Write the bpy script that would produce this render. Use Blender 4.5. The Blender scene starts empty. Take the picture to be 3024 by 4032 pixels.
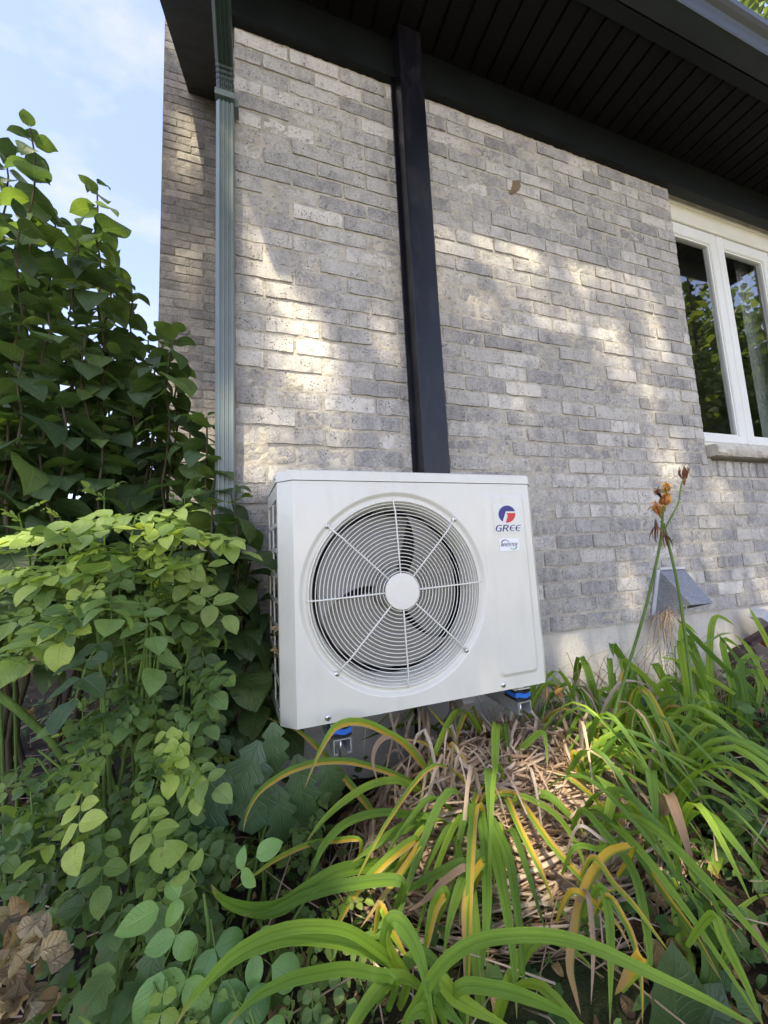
import bpy, math, random
import numpy as np
from mathutils import Vector, Matrix, noise

random.seed(11)
SC = bpy.context.scene
COL = SC.collection
R = math.radians

# ------------------------------------------------------------------ camera, sky, sun
YAW, PITCH, ROLL, FPX = 0.327843, 0.113005, -0.0475372, 1481.866
def _axes():
    cy, sy, cp, sp = math.cos(YAW), math.sin(YAW), math.cos(PITCH), math.sin(PITCH)
    f = Vector((sy*cp, cy*cp, sp)); r = Vector((cy, -sy, 0)); u = r.cross(f)
    cr, sr = math.cos(ROLL), math.sin(ROLL)
    return cr*r + sr*u, -sr*r + cr*u, f
RX, UX, FX = _axes()
cam_d = bpy.data.cameras.new('camera'); cam = bpy.data.objects.new('camera', cam_d); COL.objects.link(cam)
cam_d.sensor_fit = 'HORIZONTAL'; cam_d.sensor_width = 36.0; cam_d.lens = 36.0*FPX/3024
cam_d.clip_start = 0.02; cam_d.clip_end = 800
cam.matrix_world = Matrix(((RX.x, UX.x, -FX.x, 0), (RX.y, UX.y, -FX.y, 0), (RX.z, UX.z, -FX.z, 0), (0, 0, 0, 1)))
SC.camera = cam

SUN = Vector((0.382, 1.0, -1.741)).normalized()          # the way sunlight travels
SUN_EL = math.asin(-SUN.z); SUN_AZ = math.atan2(-SUN.x, -SUN.y)
world = bpy.data.worlds.new('World'); SC.world = world; world.use_nodes = True
wt = world.node_tree; wt.nodes.clear()
wo = wt.nodes.new('ShaderNodeOutputWorld'); bg = wt.nodes.new('ShaderNodeBackground')
sky = wt.nodes.new('ShaderNodeTexSky'); sky.sky_type = 'NISHITA'; sky.sun_disc = False
sky.sun_elevation = SUN_EL; sky.sun_rotation = SUN_AZ; sky.air_density = 1.0; sky.dust_density = 0.6; sky.ozone_density = 1.5
bg.inputs[1].default_value = 0.115
tc = wt.nodes.new('ShaderNodeTexCoord'); mp = wt.nodes.new('ShaderNodeMapping'); mp.inputs['Scale'].default_value = (1.6, 2.6, 3.4)
mp.inputs['Rotation'].default_value = (0.3, 0.5, 0.6)
cn = wt.nodes.new('ShaderNodeTexNoise'); cn.inputs['Scale'].default_value = 2.1; cn.inputs['Detail'].default_value = 7; cn.inputs['Roughness'].default_value = 0.58; cn.inputs['Distortion'].default_value = 0.15
cr_ = wt.nodes.new('ShaderNodeValToRGB'); cr_.color_ramp.elements[0].position = 0.5; cr_.color_ramp.elements[1].position = 0.72
cr_.color_ramp.elements[0].color = (0.06, 0.06, 0.06, 1); cr_.color_ramp.elements[1].color = (0.55, 0.55, 0.55, 1)
cm = wt.nodes.new('ShaderNodeMix'); cm.data_type = 'RGBA'; cm.inputs[7].default_value = (1.9, 1.9, 2.3, 1)
wt.links.new(tc.outputs['Generated'], mp.inputs[0]); wt.links.new(mp.outputs[0], cn.inputs['Vector']); wt.links.new(cn.outputs['Fac'], cr_.inputs[0])
wt.links.new(cr_.outputs[0], cm.inputs[0]); tn = wt.nodes.new('ShaderNodeMix'); tn.data_type = 'RGBA'; tn.blend_type = 'MULTIPLY'; tn.inputs[0].default_value = 1.0; tn.inputs[7].default_value = (0.93, 0.84, 1.0, 1); wt.links.new(sky.outputs[0], tn.inputs[6]); wt.links.new(tn.outputs[2], cm.inputs[6]); wt.links.new(cm.outputs[2], bg.inputs[0]); wt.links.new(bg.outputs[0], wo.inputs[0])

sl = bpy.data.lights.new('sun', 'SUN'); sl.energy = 2.7; sl.angle = R(1.0); sl.color = (1.0, 0.94, 0.85)
so = bpy.data.objects.new('sun', sl); COL.objects.link(so); so.rotation_mode = 'QUATERNION'; so.rotation_quaternion = SUN.to_track_quat('-Z', 'Y')
so.location = (-3, -8, 14)
SC.view_settings.view_transform = 'Standard'; SC.view_settings.look = 'None'; SC.view_settings.gamma = 1; SC.view_settings.use_curve_mapping = False
SC.view_settings.exposure = 2.42
SC.view_settings.use_white_balance = True; SC.view_settings.white_balance_temperature = 7900; SC.view_settings.white_balance_tint = 6
SC.cycles.max_bounces = 8; SC.cycles.transparent_max_bounces = 8; SC.cycles.sample_clamp_indirect = 6

# ------------------------------------------------------------------ helpers
def raydir(x, y):                       # photo position (0..1659, 0..2212) to a direction
    x *= 1.82278; y *= 1.82278
    return RX*((x-1512)/FPX) - UX*((y-2016)/FPX) + FX
def at(x, y, Y): d = raydir(x, y); return d*(Y/d.y)
def atz(x, y, Z): d = raydir(x, y); return d*(Z/d.z)
def pix(p):
    p = Vector(p); z = p.dot(FX)
    if z < 0.05: return None
    return (1512+FPX*p.dot(RX)/z)/1.82278, (2016-FPX*p.dot(UX)/z)/1.82278
GZ = -0.85
def gz(x, y): return GZ + 0.03*noise.noise(Vector((x*1.3, y*1.3, 3.1)))

class MB:
    def __init__(s): s.v = []; s.f = []; s.mi = []; s.r = []; s.uv = []
    def add(s, vs, fs, rnd=0.5, mi=0, uv=None):
        b = len(s.v)
        s.v.extend([tuple(p) for p in vs]); s.f.extend([tuple(b+i for i in q) for q in fs]); s.mi.extend([mi]*len(fs))
        s.r.extend([rnd]*len(vs)); s.uv.extend(uv if uv else [(0.5, 0.5)]*len(vs))
        return s
    def box(s, a, b, rnd=0.5, mi=0, bev=0.0):
        x0, y0, z0 = a; x1, y1, z1 = b
        if bev <= 0:
            vs = [(x, y, z) for z in (z0, z1) for y in (y0, y1) for x in (x0, x1)]
            return s.add(vs, [(0,2,3,1),(4,5,7,6),(0,1,5,4),(2,6,7,3),(0,4,6,2),(1,3,7,5)], rnd, mi)
        e = bev; vs = []; idx = {}
        for i, (X, dx) in enumerate(((x0, 1), (x1, -1))):
            for j, (Yy, dy) in enumerate(((y0, 1), (y1, -1))):
                for k, (Z, dz) in enumerate(((z0, 1), (z1, -1))):
                    for ax in range(3):
                        idx[i, j, k, ax] = len(vs)
                        vs.append((X+(0 if ax == 0 else dx*e), Yy+(0 if ax == 1 else dy*e), Z+(0 if ax == 2 else dz*e)))
        fs = []
        for ax in range(3):
            for sd in (0, 1):
                q = []
                for (p, r_) in ((0, 0), (1, 0), (1, 1), (0, 1)):
                    c = [0, 0, 0]; o = [t for t in range(3) if t != ax]; c[ax] = sd; c[o[0]] = p; c[o[1]] = r_
                    q.append(idx[c[0], c[1], c[2], ax])
                fs.append(tuple(q))
        for ax in range(3):
            o = [t for t in range(3) if t != ax]
            for p in (0, 1):
                for r_ in (0, 1):
                    c0 = [0, 0, 0]; c1 = [0, 0, 0]; c1[ax] = 1
                    for c in (c0, c1): c[o[0]] = p; c[o[1]] = r_
                    fs.append((idx[c0[0], c0[1], c0[2], o[0]], idx[c1[0], c1[1], c1[2], o[0]], idx[c1[0], c1[1], c1[2], o[1]], idx[c0[0], c0[1], c0[2], o[1]]))
        for i in (0, 1):
            for j in (0, 1):
                for k in (0, 1): fs.append((idx[i, j, k, 0], idx[i, j, k, 1], idx[i, j, k, 2]))
        return s.add(vs, fs, rnd, mi)
    def tube(s, pts, rad, n=6, rnd=0.5, mi=0, caps=True):
        pts = [Vector(p) for p in pts]; m = len(pts)
        if not hasattr(rad, '__len__'): rad = [rad]*m
        vs = []; uv = []; ref = None
        for i, p in enumerate(pts):
            t = (pts[min(i+1, m-1)]-pts[max(i-1, 0)]).normalized()
            if ref is None:
                ref = Vector((0, 0, 1)) if abs(t.z) < 0.9 else Vector((1, 0, 0))
            a = (ref - t*ref.dot(t)).normalized(); ref = a; b = t.cross(a)
            for k in range(n):
                w = 2*math.pi*k/n; vs.append(p + (a*math.cos(w)+b*math.sin(w))*rad[i]); uv.append((k/n, i/max(1, m-1)))
        fs = [(i*n+k, i*n+(k+1) % n, (i+1)*n+(k+1) % n, (i+1)*n+k) for i in range(m-1) for k in range(n)]
        if caps: fs += [tuple(range(n-1, -1, -1)), tuple((m-1)*n+k for k in range(n))]
        return s.add(vs, fs, rnd, mi, uv)
    def prism(s, prof, a, b, rnd=0.5, mi=0):          # profile of (y, z) run along x
        n = len(prof); vs = [(a, y, z) for y, z in prof]+[(b, y, z) for y, z in prof]
        fs = [(i, (i+1) % n, n+(i+1) % n, n+i) for i in range(n)]+[tuple(range(n-1, -1, -1)), tuple(range(n, 2*n))]
        return s.add(vs, fs, rnd, mi)
    def mesh(s, name, mats, smooth=False):
        me = bpy.data.meshes.new(name); me.from_pydata(s.v, [], s.f)
        for m in (mats if isinstance(mats, (list, tuple)) else [mats]): me.materials.append(m)
        if any(s.mi): me.polygons.foreach_set('material_index', s.mi)
        if smooth: me.polygons.foreach_set('use_smooth', [True]*len(s.f))
        at_ = me.attributes.new('rnd', 'FLOAT', 'POINT'); at_.data.foreach_set('value', s.r)
        ul = me.uv_layers.new(name='UVMap'); li = np.empty(len(me.loops), dtype=np.int32); me.loops.foreach_get('vertex_index', li)
        ul.data.foreach_set('uv', np.array(s.uv, dtype=np.float32)[li].ravel())
        me.update(); return me
    def build(s, name, mats, parent=None, smooth=False, kind=None):
        return put(name, s.mesh(name, mats, smooth), parent, kind=kind)

def put(name, me, parent=None, M=None, kind=None):
    o = bpy.data.objects.new(name, me); COL.objects.link(o)
    if parent is not None:
        o.parent = parent; off = root_off(parent)
        o.matrix_basis = Matrix.Translation(-off) @ (M if M is not None else Matrix())
    elif M is not None: o.matrix_basis = M
    if kind: o['kind'] = kind
    return o
_off = {}
def root_off(p):                                      # where the parent sits in the world
    if p.name in _off: return _off[p.name]
    return (p.matrix_basis.translation + (root_off(p.parent) if p.parent else Vector())).copy()
def tag(o, label, cat, group=None):
    o['label'] = label; o['category'] = cat
    if group: o['group'] = group
    return o
def thing(name, label, cat, loc=(0, 0, 0), group=None):
    o = bpy.data.objects.new(name, None); COL.objects.link(o); o.location = loc; o.empty_display_size = 0.1
    _off[o.name] = Vector(loc)
    return tag(o, label, cat, group)

# ------------------------------------------------------------------ materials
class NT:
    def __init__(s, name):
        s.m = bpy.data.materials.new(name); s.m.use_nodes = True; s.t = s.m.node_tree; s.t.nodes.clear()
        s.out = s.n('ShaderNodeOutputMaterial')
    def n(s, ty, **kw):
        nd = s.t.nodes.new(ty)
        for k, v in kw.items():
            if k in nd.bl_rna.properties: setattr(nd, k, v)
            else: nd.inputs[k.replace('_', ' ')].default_value = v
        return nd
    def l(s, a, b): s.t.links.new(a, b)
    def mix(s, f, a, b, mode='MIX'):
        nd = s.n('ShaderNodeMix'); nd.data_type = 'RGBA'; nd.blend_type = mode
        for sk, v in ((nd.inputs[0], f), (nd.inputs[6], a), (nd.inputs[7], b)):
            if hasattr(v, 'is_output') or isinstance(v, bpy.types.NodeSocket): s.l(v, sk)
            else: sk.default_value = v if sk.type == 'VALUE' else (tuple(v)+(1,))[:4]
        return nd.outputs[2]
    def ramp(s, f, stops):
        nd = s.n('ShaderNodeValToRGB'); cr = nd.color_ramp
        while len(cr.elements) < len(stops): cr.elements.new(0.5)
        for e, (p, c) in zip(cr.elements, stops): e.position = p; e.color = (c, c, c, 1) if not hasattr(c, '__len__') else tuple(c)+(1,)
        s.l(f, nd.inputs[0]); return nd.outputs[0]
    def math(s, op, a, b=0.0, c=0.0):
        nd = s.n('ShaderNodeMath'); nd.operation = op
        for i, v in enumerate((a, b, c)):
            if isinstance(v, bpy.types.NodeSocket): s.l(v, nd.inputs[i])
            else: nd.inputs[i].default_value = v
        return nd.outputs[0]
    def noise(s, vec, scale, detail=4, rough=0.55, dist=0.0):
        nd = s.n('ShaderNodeTexNoise'); nd.inputs['Scale'].default_value = scale; nd.inputs['Detail'].default_value = detail
        nd.inputs['Roughness'].default_value = rough; nd.inputs['Distortion'].default_value = dist
        if vec is not None: s.l(vec, nd.inputs['Vector'])
        return nd.outputs['Fac']
    def pos(s): return s.n('ShaderNodeNewGeometry').outputs['Position']
    def scaled(s, vec, sc, off=None):
        nd = s.n('ShaderNodeMapping'); nd.inputs['Scale'].default_value = sc; s.l(vec, nd.inputs[0])
        if off is not None: s.l(off, nd.inputs['Location'])
        return nd.outputs[0]
    def rnd(s, attr):
        if attr:
            nd = s.n('ShaderNodeAttribute'); nd.attribute_name = 'rnd'; return nd.outputs['Fac']
        return s.n('ShaderNodeObjectInfo').outputs['Random']
    def frac(s, v, k): return s.math('FRACT', s.math('MULTIPLY', v, k))
    def bump(s, h, strength=0.5, dist=0.01, nrm=None):
        nd = s.n('ShaderNodeBump'); nd.inputs['Strength'].default_value = strength; nd.inputs['Distance'].default_value = dist
        s.l(h, nd.inputs['Height'])
        if nrm: s.l(nrm, nd.inputs['Normal'])
        return nd.outputs[0]
    def bsdf(s, col, rough=0.5, spec=0.5, metal=0.0, nrm=None, coat=0.0, link=True):
        nd = s.n('ShaderNodeBsdfPrincipled')
        for k, v in (('Base Color', col), ('Roughness', rough), ('Specular IOR Level', spec), ('Metallic', metal), ('Coat Weight', coat)):
            if isinstance(v, bpy.types.NodeSocket): s.l(v, nd.inputs[k])
            else: nd.inputs[k].default_value = (tuple(v)+(1,))[:4] if k == 'Base Color' else v
        if nrm: s.l(nrm, nd.inputs['Normal'])
        if link: s.l(nd.outputs[0], s.out.inputs[0])
        return nd

def mat_brick(name, attr, dark=1.0):
    t = NT(name); P = t.pos(); r = t.rnd(attr)
    comb = t.n('ShaderNodeCombineXYZ'); t.l(t.math('MULTIPLY', r, 37.0), comb.inputs[0]); t.l(t.math('MULTIPLY', r, 11.0), comb.inputs[2])
    base = t.ramp(r, [(0.0, (0.27, 0.26, 0.245)), (0.2, (0.345, 0.333, 0.308)), (0.5, (0.405, 0.388, 0.352)), (0.72, (0.485, 0.463, 0.415)), (1.0, (0.6, 0.572, 0.51))])
    streak = t.noise(t.scaled(P, (26, 26, 2.6), comb.outputs[0]), 1.0, 4, 0.6, 0.4)
    blot = t.noise(t.scaled(P, (9, 9, 9), comb.outputs[0]), 1.0, 4, 0.6)
    c = t.mix(t.ramp(streak, [(0.5, 0.0), (0.72, 0.4)]), base, (0.6, 0.575, 0.53))
    c = t.mix(t.ramp(streak, [(0.28, 0.45), (0.44, 0.0)]), c, (0.11, 0.115, 0.12))
    c = t.mix(t.ramp(blot, [(0.35, 0.45), (0.5, 0.0)]), c, (0.16, 0.16, 0.16))
    c = t.mix(t.ramp(blot, [(0.55, 0.0), (0.75, 0.45)]), c, (0.47, 0.45, 0.41))
    pitn = t.n('ShaderNodeTexVoronoi'); pitn.inputs['Scale'].default_value = 120; t.l(t.scaled(P, (1, 1, 0.8), comb.outputs[0]), pitn.inputs['Vector'])
    area = t.noise(P, 22, 2, 0.5)
    pit = t.math('MULTIPLY', t.ramp(pitn.outputs['Distance'], [(0.15, 1.0), (0.36, 0.0)]), t.ramp(area, [(0.46, 0.0), (0.62, 1.0)]))
    c = t.mix(t.math('MULTIPLY', pit, 0.9), c, (0.05, 0.047, 0.044))
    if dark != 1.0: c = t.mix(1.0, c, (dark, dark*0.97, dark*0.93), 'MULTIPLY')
    fine = t.noise(P, 110, 6, 0.75); big = t.noise(P, 24, 4, 0.6)
    c = t.mix(t.ramp(fine, [(0.36, 0.55), (0.5, 0.0)]), c, t.mix(1.0, c, (0.55, 0.54, 0.53), 'MULTIPLY')); c = t.mix(t.ramp(fine, [(0.52, 0.0), (0.66, 0.4)]), c, (0.6, 0.58, 0.54))
    h = t.math('ADD', t.math('MULTIPLY', fine, 0.6), t.math('ADD', t.math('MULTIPLY', big, 0.9), t.math('MULTIPLY', pit, -0.9)))
    t.bsdf(c, 0.92, 0.15, nrm=t.bump(h, 0.7, 0.006)); return t.m
def mat_mortar(name, dark=1.0):
    t = NT(name); P = t.pos()
    n = t.noise(P, 14, 6, 0.65); n2 = t.noise(P, 70, 5, 0.7); n3 = t.noise(t.scaled(P, (3, 3, 1.2)), 1.6, 4, 0.6)
    c = t.ramp(n, [(0.3, (0.3*dark, 0.275*dark, 0.225*dark)), (0.5, (0.45*dark, 0.415*dark, 0.34*dark)), (0.72, (0.55*dark, 0.51*dark, 0.43*dark))])
    c = t.mix(t.ramp(n3, [(0.35, 0.4), (0.55, 0.0)]), c, (0.27*dark, 0.26*dark, 0.245*dark))
    c = t.mix(t.ramp(n2, [(0.3, 0.6), (0.42, 0.0)]), c, (0.1, 0.09, 0.075))
    t.bsdf(c, 0.95, 0.1, nrm=t.bump(t.math('ADD', n2, n), 0.8, 0.008)); return t.m
def mat_concrete():
    t = NT('parged_concrete'); P = t.pos()
    n = t.noise(P, 3.2, 6, 0.6, 0.4); n2 = t.noise(P, 60, 5, 0.7); st = t.noise(t.scaled(P, (9, 9, 0.9)), 1, 4, 0.6)
    c = t.ramp(n, [(0.3, (0.46, 0.43, 0.365)), (0.55, (0.58, 0.545, 0.465)), (0.75, (0.64, 0.6, 0.52))])
    c = t.mix(t.ramp(st, [(0.5, 0.0), (0.7, 0.4)]), c, (0.22, 0.2, 0.17))
    c = t.mix(t.ramp(t.noise(P, 130, 3, 0.6), [(0.32, 0.5), (0.4, 0.0)]), c, (0.14, 0.13, 0.11))
    t.bsdf(c, 0.9, 0.2, nrm=t.bump(t.math('ADD', n2, n), 0.5, 0.006)); return t.m
def mat_paint(name, col, rough=0.4, spec=0.5, var=0.12, bump=0.0, metal=0.0, coat=0.0, dirt=0.0, scale=5.0):
    t = NT(name); P = t.pos(); n = t.noise(P, scale, 5, 0.6); n2 = t.noise(P, scale*14, 4, 0.6)
    c = t.mix(t.ramp(n, [(0.3, 0.0), (0.7, 1.0)]), tuple(x*(1-var) for x in col), tuple(min(1, x*(1+var)) for x in col))
    if dirt: c = t.mix(t.math('MULTIPLY', t.ramp(t.noise(t.scaled(P, (16, 16, 5)), 1.4, 6, 0.65), [(0.5, 0.0), (0.78, 1.0)]), dirt), c, (0.22, 0.2, 0.16))
    rr = t.math('ADD', rough-0.06, t.math('MULTIPLY', n, 0.12))
    t.bsdf(c, rr, spec, metal, t.bump(n2, bump, 0.002) if bump else None, coat); return t.m
def mat_leaf(name, stops, attr=False, transl=0.35, rough=0.48, vein=0.45, bumpy=0.45, veins=9, spec=0.5, spots=0.0, tcol=(0.75, 1.0, 0.18)):
    t = NT(name); r = t.rnd(attr); P = t.pos()
    uv = t.n('ShaderNodeUVMap').outputs[0]; sp = t.n('ShaderNodeSeparateXYZ'); t.l(uv, sp.inputs[0]); u, v = sp.outputs[0], sp.outputs[1]
    c = t.ramp(r, stops); c = t.mix(1.0, c, t.ramp(t.frac(r, 7.31), [(0.0, (0.62, 0.68, 0.75)), (0.5, (1.0, 1.0, 1.0)), (1.0, (1.3, 1.2, 0.95))]), 'MULTIPLY')
    du = t.math('ABSOLUTE', t.math('SUBTRACT', u, 0.5))
    mid = t.ramp(du, [(0.0, 1.0), (0.045, 0.0)])
    ph = t.math('FRACT', t.math('MULTIPLY', t.math('SUBTRACT', v, t.math('MULTIPLY', du, 0.55)), float(veins)))
    side = t.ramp(t.math('ABSOLUTE', t.math('SUBTRACT', ph, 0.5)), [(0.0, 0.75), (0.12, 0.0)])
    vv = t.math('MAXIMUM', mid, side)
    bl = t.noise(P, 38, 4, 0.6)
    c = t.mix(t.ramp(bl, [(0.3, 0.45), (0.6, 0.0)]), c, t.mix(1.0, c, (0.6, 0.68, 0.6), 'MULTIPLY'))
    c = t.mix(t.math('MULTIPLY', vv, vein), c, t.mix(1.0, c, (1.55, 1.45, 1.35), 'MULTIPLY'))
    if spots:
        c = t.mix(t.math('MULTIPLY', t.ramp(t.noise(P, 75, 3, 0.6), [(0.62, 0.0), (0.7, 1.0)]), spots), c, (0.2, 0.14, 0.05))
    h = t.math('SUBTRACT', t.math('MULTIPLY', bl, 0.5), vv)
    nb = t.bump(h, bumpy, 0.004)
    rg = t.math('ADD', rough-0.08, t.math('MULTIPLY', bl, 0.2))
    p = t.bsdf(c, rg, spec, nrm=nb, link=False)
    tr = t.n('ShaderNodeBsdfTranslucent'); t.l(t.mix(1.0, t.mix(0.6, c, tcol), (0.55, 0.55, 0.55), 'MULTIPLY') if tcol is None else t.mix(1.0, t.mix(1.0, c, (2.2, 2.2, 1.1), 'MULTIPLY'), (1, 1, 1), 'MULTIPLY'), tr.inputs[0]); t.l(nb, tr.inputs['Normal'])
    ms = t.n('ShaderNodeMixShader'); ms.inputs[0].default_value = transl; t.l(p.outputs[0], ms.inputs[1]); t.l(tr.outputs[0], ms.inputs[2]); t.l(ms.outputs[0], t.out.inputs[0])
    return t.m
def mat_blade(name, kind, attr=False):
    t = NT(name); r = t.rnd(attr); P = t.pos(); uv = t.n('ShaderNodeUVMap').outputs[0]
    sp = t.n('ShaderNodeSeparateXYZ'); t.l(uv, sp.inputs[0]); u, v = sp.outputs[0], sp.outputs[1]
    lines = t.noise(t.scaled(uv, (34, 1.2, 1)), 1, 3, 0.6); du = t.math('ABSOLUTE', t.math('SUBTRACT', u, 0.5))
    wob = t.math('ADD', u, t.math('MULTIPLY', t.math('SUBTRACT', t.noise(t.scaled(uv, (1, 4, 1)), 1.0, 3, 0.5), 0.5), 0.5))
    if kind == 'tan':
        c = t.ramp(r, [(0.0, (0.3, 0.19, 0.12)), (0.3, (0.52, 0.38, 0.26)), (0.7, (0.68, 0.54, 0.4)), (1.0, (0.78, 0.67, 0.53))])
        c = t.mix(t.ramp(lines, [(0.35, 0.55), (0.6, 0.0)]), c, (0.17, 0.1, 0.05))
    else:
        c = t.ramp(r, [(0.0, (0.1, 0.2, 0.035)), (0.35, (0.16, 0.29, 0.04)), (0.7, (0.23, 0.37, 0.045)), (1.0, (0.3, 0.43, 0.055))])
        c = t.mix(t.ramp(lines, [(0.35, 0.7), (0.6, 0.0)]), c, t.mix(1.0, c, (0.5, 0.6, 0.5), 'MULTIPLY'))
        c = t.mix(t.ramp(t.noise(t.scaled(uv, (2, 3, 1)), 1.6, 3, 0.5), [(0.4, 0.0), (0.65, 0.5)]), c, t.mix(1.0, c, (1.35, 1.2, 0.9), 'MULTIPLY'))
        c = t.mix(t.ramp(du, [(0.0, 0.85), (0.1, 0.0)]), c, t.mix(1.0, c, (0.6, 0.68, 0.6), 'MULTIPLY'))
        if kind == 'yellow':
            c = t.mix(t.ramp(wob, [(0.42, 0.0), (0.62, 1.0)]), c, (0.55, 0.36, 0.03))
            c = t.mix(t.ramp(wob, [(0.72, 0.0), (0.9, 0.7)]), c, (0.5, 0.36, 0.2))
        if kind == 'gold':
            c = t.mix(t.ramp(wob, [(0.1, 0.0), (0.35, 1.0)]), c, (0.58, 0.38, 0.04))
            c = t.mix(t.ramp(t.math('ADD', v, t.math('MULTIPLY', wob, 0.4)), [(0.65, 0.0), (1.05, 0.9)]), c, (0.42, 0.27, 0.13))
        tipd = t.ramp(t.math('ADD', v, t.math('MULTIPLY', lines, 0.06)), [(0.95, 0.0), (1.03, 0.8)])
        c = t.mix(tipd, c, (0.4, 0.28, 0.12))
    nb = t.bump(lines, 0.6, 0.004)
    p = t.bsdf(c, 0.42 if kind != 'tan' else 0.75, 0.4 if kind != 'tan' else 0.15, nrm=nb, link=False)
    tr = t.n('ShaderNodeBsdfTranslucent'); t.l(t.mix(1.0, c, (1.7, 1.8, 1.0) if kind != 'tan' else (1.2, 1.1, 1.0), 'MULTIPLY'), tr.inputs[0])
    ms = t.n('ShaderNodeMixShader'); ms.inputs[0].default_value = 0.32 if kind != 'tan' else 0.25
    t.l(p.outputs[0], ms.inputs[1]); t.l(tr.outputs[0], ms.inputs[2]); t.l(ms.outputs[0], t.out.inputs[0]); return t.m
def mat_ground():
    t = NT('garden_soil'); P = t.pos()
    n = t.noise(P, 7, 7, 0.7); n2 = t.noise(P, 55, 5, 0.7); far = t.noise(P, 0.8, 4, 0.6)
    c = t.ramp(n, [(0.3, (0.022, 0.016, 0.011)), (0.5, (0.05, 0.038, 0.026)), (0.7, (0.1, 0.078, 0.052))])
    c = t.mix(t.ramp(n2, [(0.58, 0.0), (0.72, 0.6)]), c, (0.17, 0.13, 0.085))
    c = t.mix(t.ramp(far, [(0.45, 0.0), (0.6, 0.6)]), c, (0.05, 0.08, 0.025))
    t.bsdf(c, 0.95, 0.1, nrm=t.bump(t.math('ADD', n, n2), 1.0, 0.03)); return t.m
def mat_glass():
    t = NT('window_glass'); p = t.bsdf((0.92, 0.95, 0.94), 0.0, 0.5); p.inputs['Transmission Weight'].default_value = 1.0; p.inputs['IOR'].default_value = 1.5
    return t.m
def mat_galv():
    t = NT('galvanised_steel'); P = t.pos(); vo = t.n('ShaderNodeTexVoronoi'); vo.inputs['Scale'].default_value = 150; t.l(P, vo.inputs['Vector'])
    sp = t.n('ShaderNodeSeparateColor'); t.l(vo.outputs['Color'], sp.inputs[0])
    c = t.ramp(sp.outputs[0], [(0.0, (0.24, 0.25, 0.26)), (0.6, (0.27, 0.28, 0.29)), (1.0, (0.34, 0.35, 0.36))])
    c = t.mix(t.ramp(t.noise(P, 18, 5, 0.6), [(0.45, 0.0), (0.7, 0.4)]), c, (0.16, 0.17, 0.18))
    t.bsdf(c, 0.5, 0.5, 0.55); return t.m
def mat_wood(name, a, b):
    t = NT(name); P = t.pos(); mpv = t.n('ShaderNodeMapping'); mpv.inputs['Rotation'].default_value = (0, 0.62, 0); mpv.inputs['Scale'].default_value = (4, 40, 40); t.l(P, mpv.inputs[0])
    n = t.noise(mpv.outputs[0], 1, 5, 0.65, 0.3); c = t.ramp(n, [(0.3, a), (0.7, b)])
    t.bsdf(c, 0.85, 0.2, nrm=t.bump(n, 0.8, 0.01)); return t.m
def mat_bark(name, c0, c1):
    t = NT(name); P = t.pos(); n = t.noise(t.scaled(P, (18, 18, 4)), 1, 6, 0.65)
    t.bsdf(t.ramp(n, [(0.3, c0), (0.7, c1)]), 0.85, 0.2, nrm=t.bump(n, 0.8, 0.02)); return t.m
def mat_flat(name, col, rough=0.5, spec=0.4, metal=0.0):
    t = NT(name); t.bsdf(col, rough, spec, metal); return t.m

M_brick = mat_brick('weathered_grey_brick', False); M_brick_s = mat_brick('weathered_grey_brick_mass', True)
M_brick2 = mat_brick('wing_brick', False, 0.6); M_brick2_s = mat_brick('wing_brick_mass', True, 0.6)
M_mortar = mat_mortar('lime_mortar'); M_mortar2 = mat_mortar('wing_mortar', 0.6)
M_conc = mat_concrete()
M_green = mat_paint('dark_green_metal', (0.006, 0.0082, 0.0075), 0.45, 0.22, 0.2)
M_soffit = mat_paint('dark_soffit_metal', (0.0065, 0.0055, 0.0058), 0.55, 0.15, 0.25, scale=3)
M_fascia = mat_paint('grey_fascia_metal', (0.024, 0.031, 0.031), 0.38, 0.3, 0.15)
M_pipe = mat_paint('sage_green_drainpipe', (0.135, 0.172, 0.158), 0.3, 0.5, 0.12, dirt=0.25)
M_black = mat_paint('black_line_cover', (0.006, 0.006, 0.0095), 0.3, 0.32, 0.2, dirt=0.08)
M_case = mat_paint('ivory_enamel', (0.66, 0.65, 0.565), 0.3, 0.5, 0.02, coat=0.25, dirt=0.12)
M_wire = mat_paint('ivory_wire', (0.70, 0.69, 0.61), 0.35, 0.5, 0.02)
M_dark = mat_flat('dark_cavity', (0.03, 0.03, 0.03), 0.7, 0.2)
M_fan = mat_paint('grey_fan_plastic', (0.23, 0.222, 0.19), 0.38, 0.4, 0.05)
M_coil = mat_paint('coil_fins', (0.13, 0.128, 0.12), 0.5, 0.3, 0.3, scale=30)
M_steel = mat_flat('zinc_screw', (0.62, 0.62, 0.62), 0.28, 0.5, 0.9)
M_brkt = mat_paint('galvanised_bracket', (0.52, 0.52, 0.53), 0.38, 0.5, 0.15, metal=0.6)
M_brktedge = mat_paint('grey_painted_strut', (0.24, 0.225, 0.21), 0.4, 0.5, 0.2, metal=0.3)
M_blue = mat_flat('blue_rubber', (0.012, 0.14, 0.55), 0.55, 0.3); M_rub = mat_flat('black_rubber', (0.015, 0.015, 0.016), 0.7, 0.3)
M_vinyl = mat_paint('white_vinyl', (0.74, 0.75, 0.70), 0.35, 0.4, 0.03)
M_cream = mat_paint('cream_window_trim', (0.7, 0.69, 0.58), 0.4, 0.4, 0.05)
M_stone = mat_concrete(); M_stone.name = 'tan_sill_stone'
M_glass = mat_glass(); M_galv = mat_galv(); M_ground = mat_ground()
M_room = mat_flat('dim_room', (0.17, 0.17, 0.155), 0.9, 0.1)
M_room2 = mat_flat('grey_room_trim', (0.3, 0.32, 0.3), 0.7, 0.2)
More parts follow.
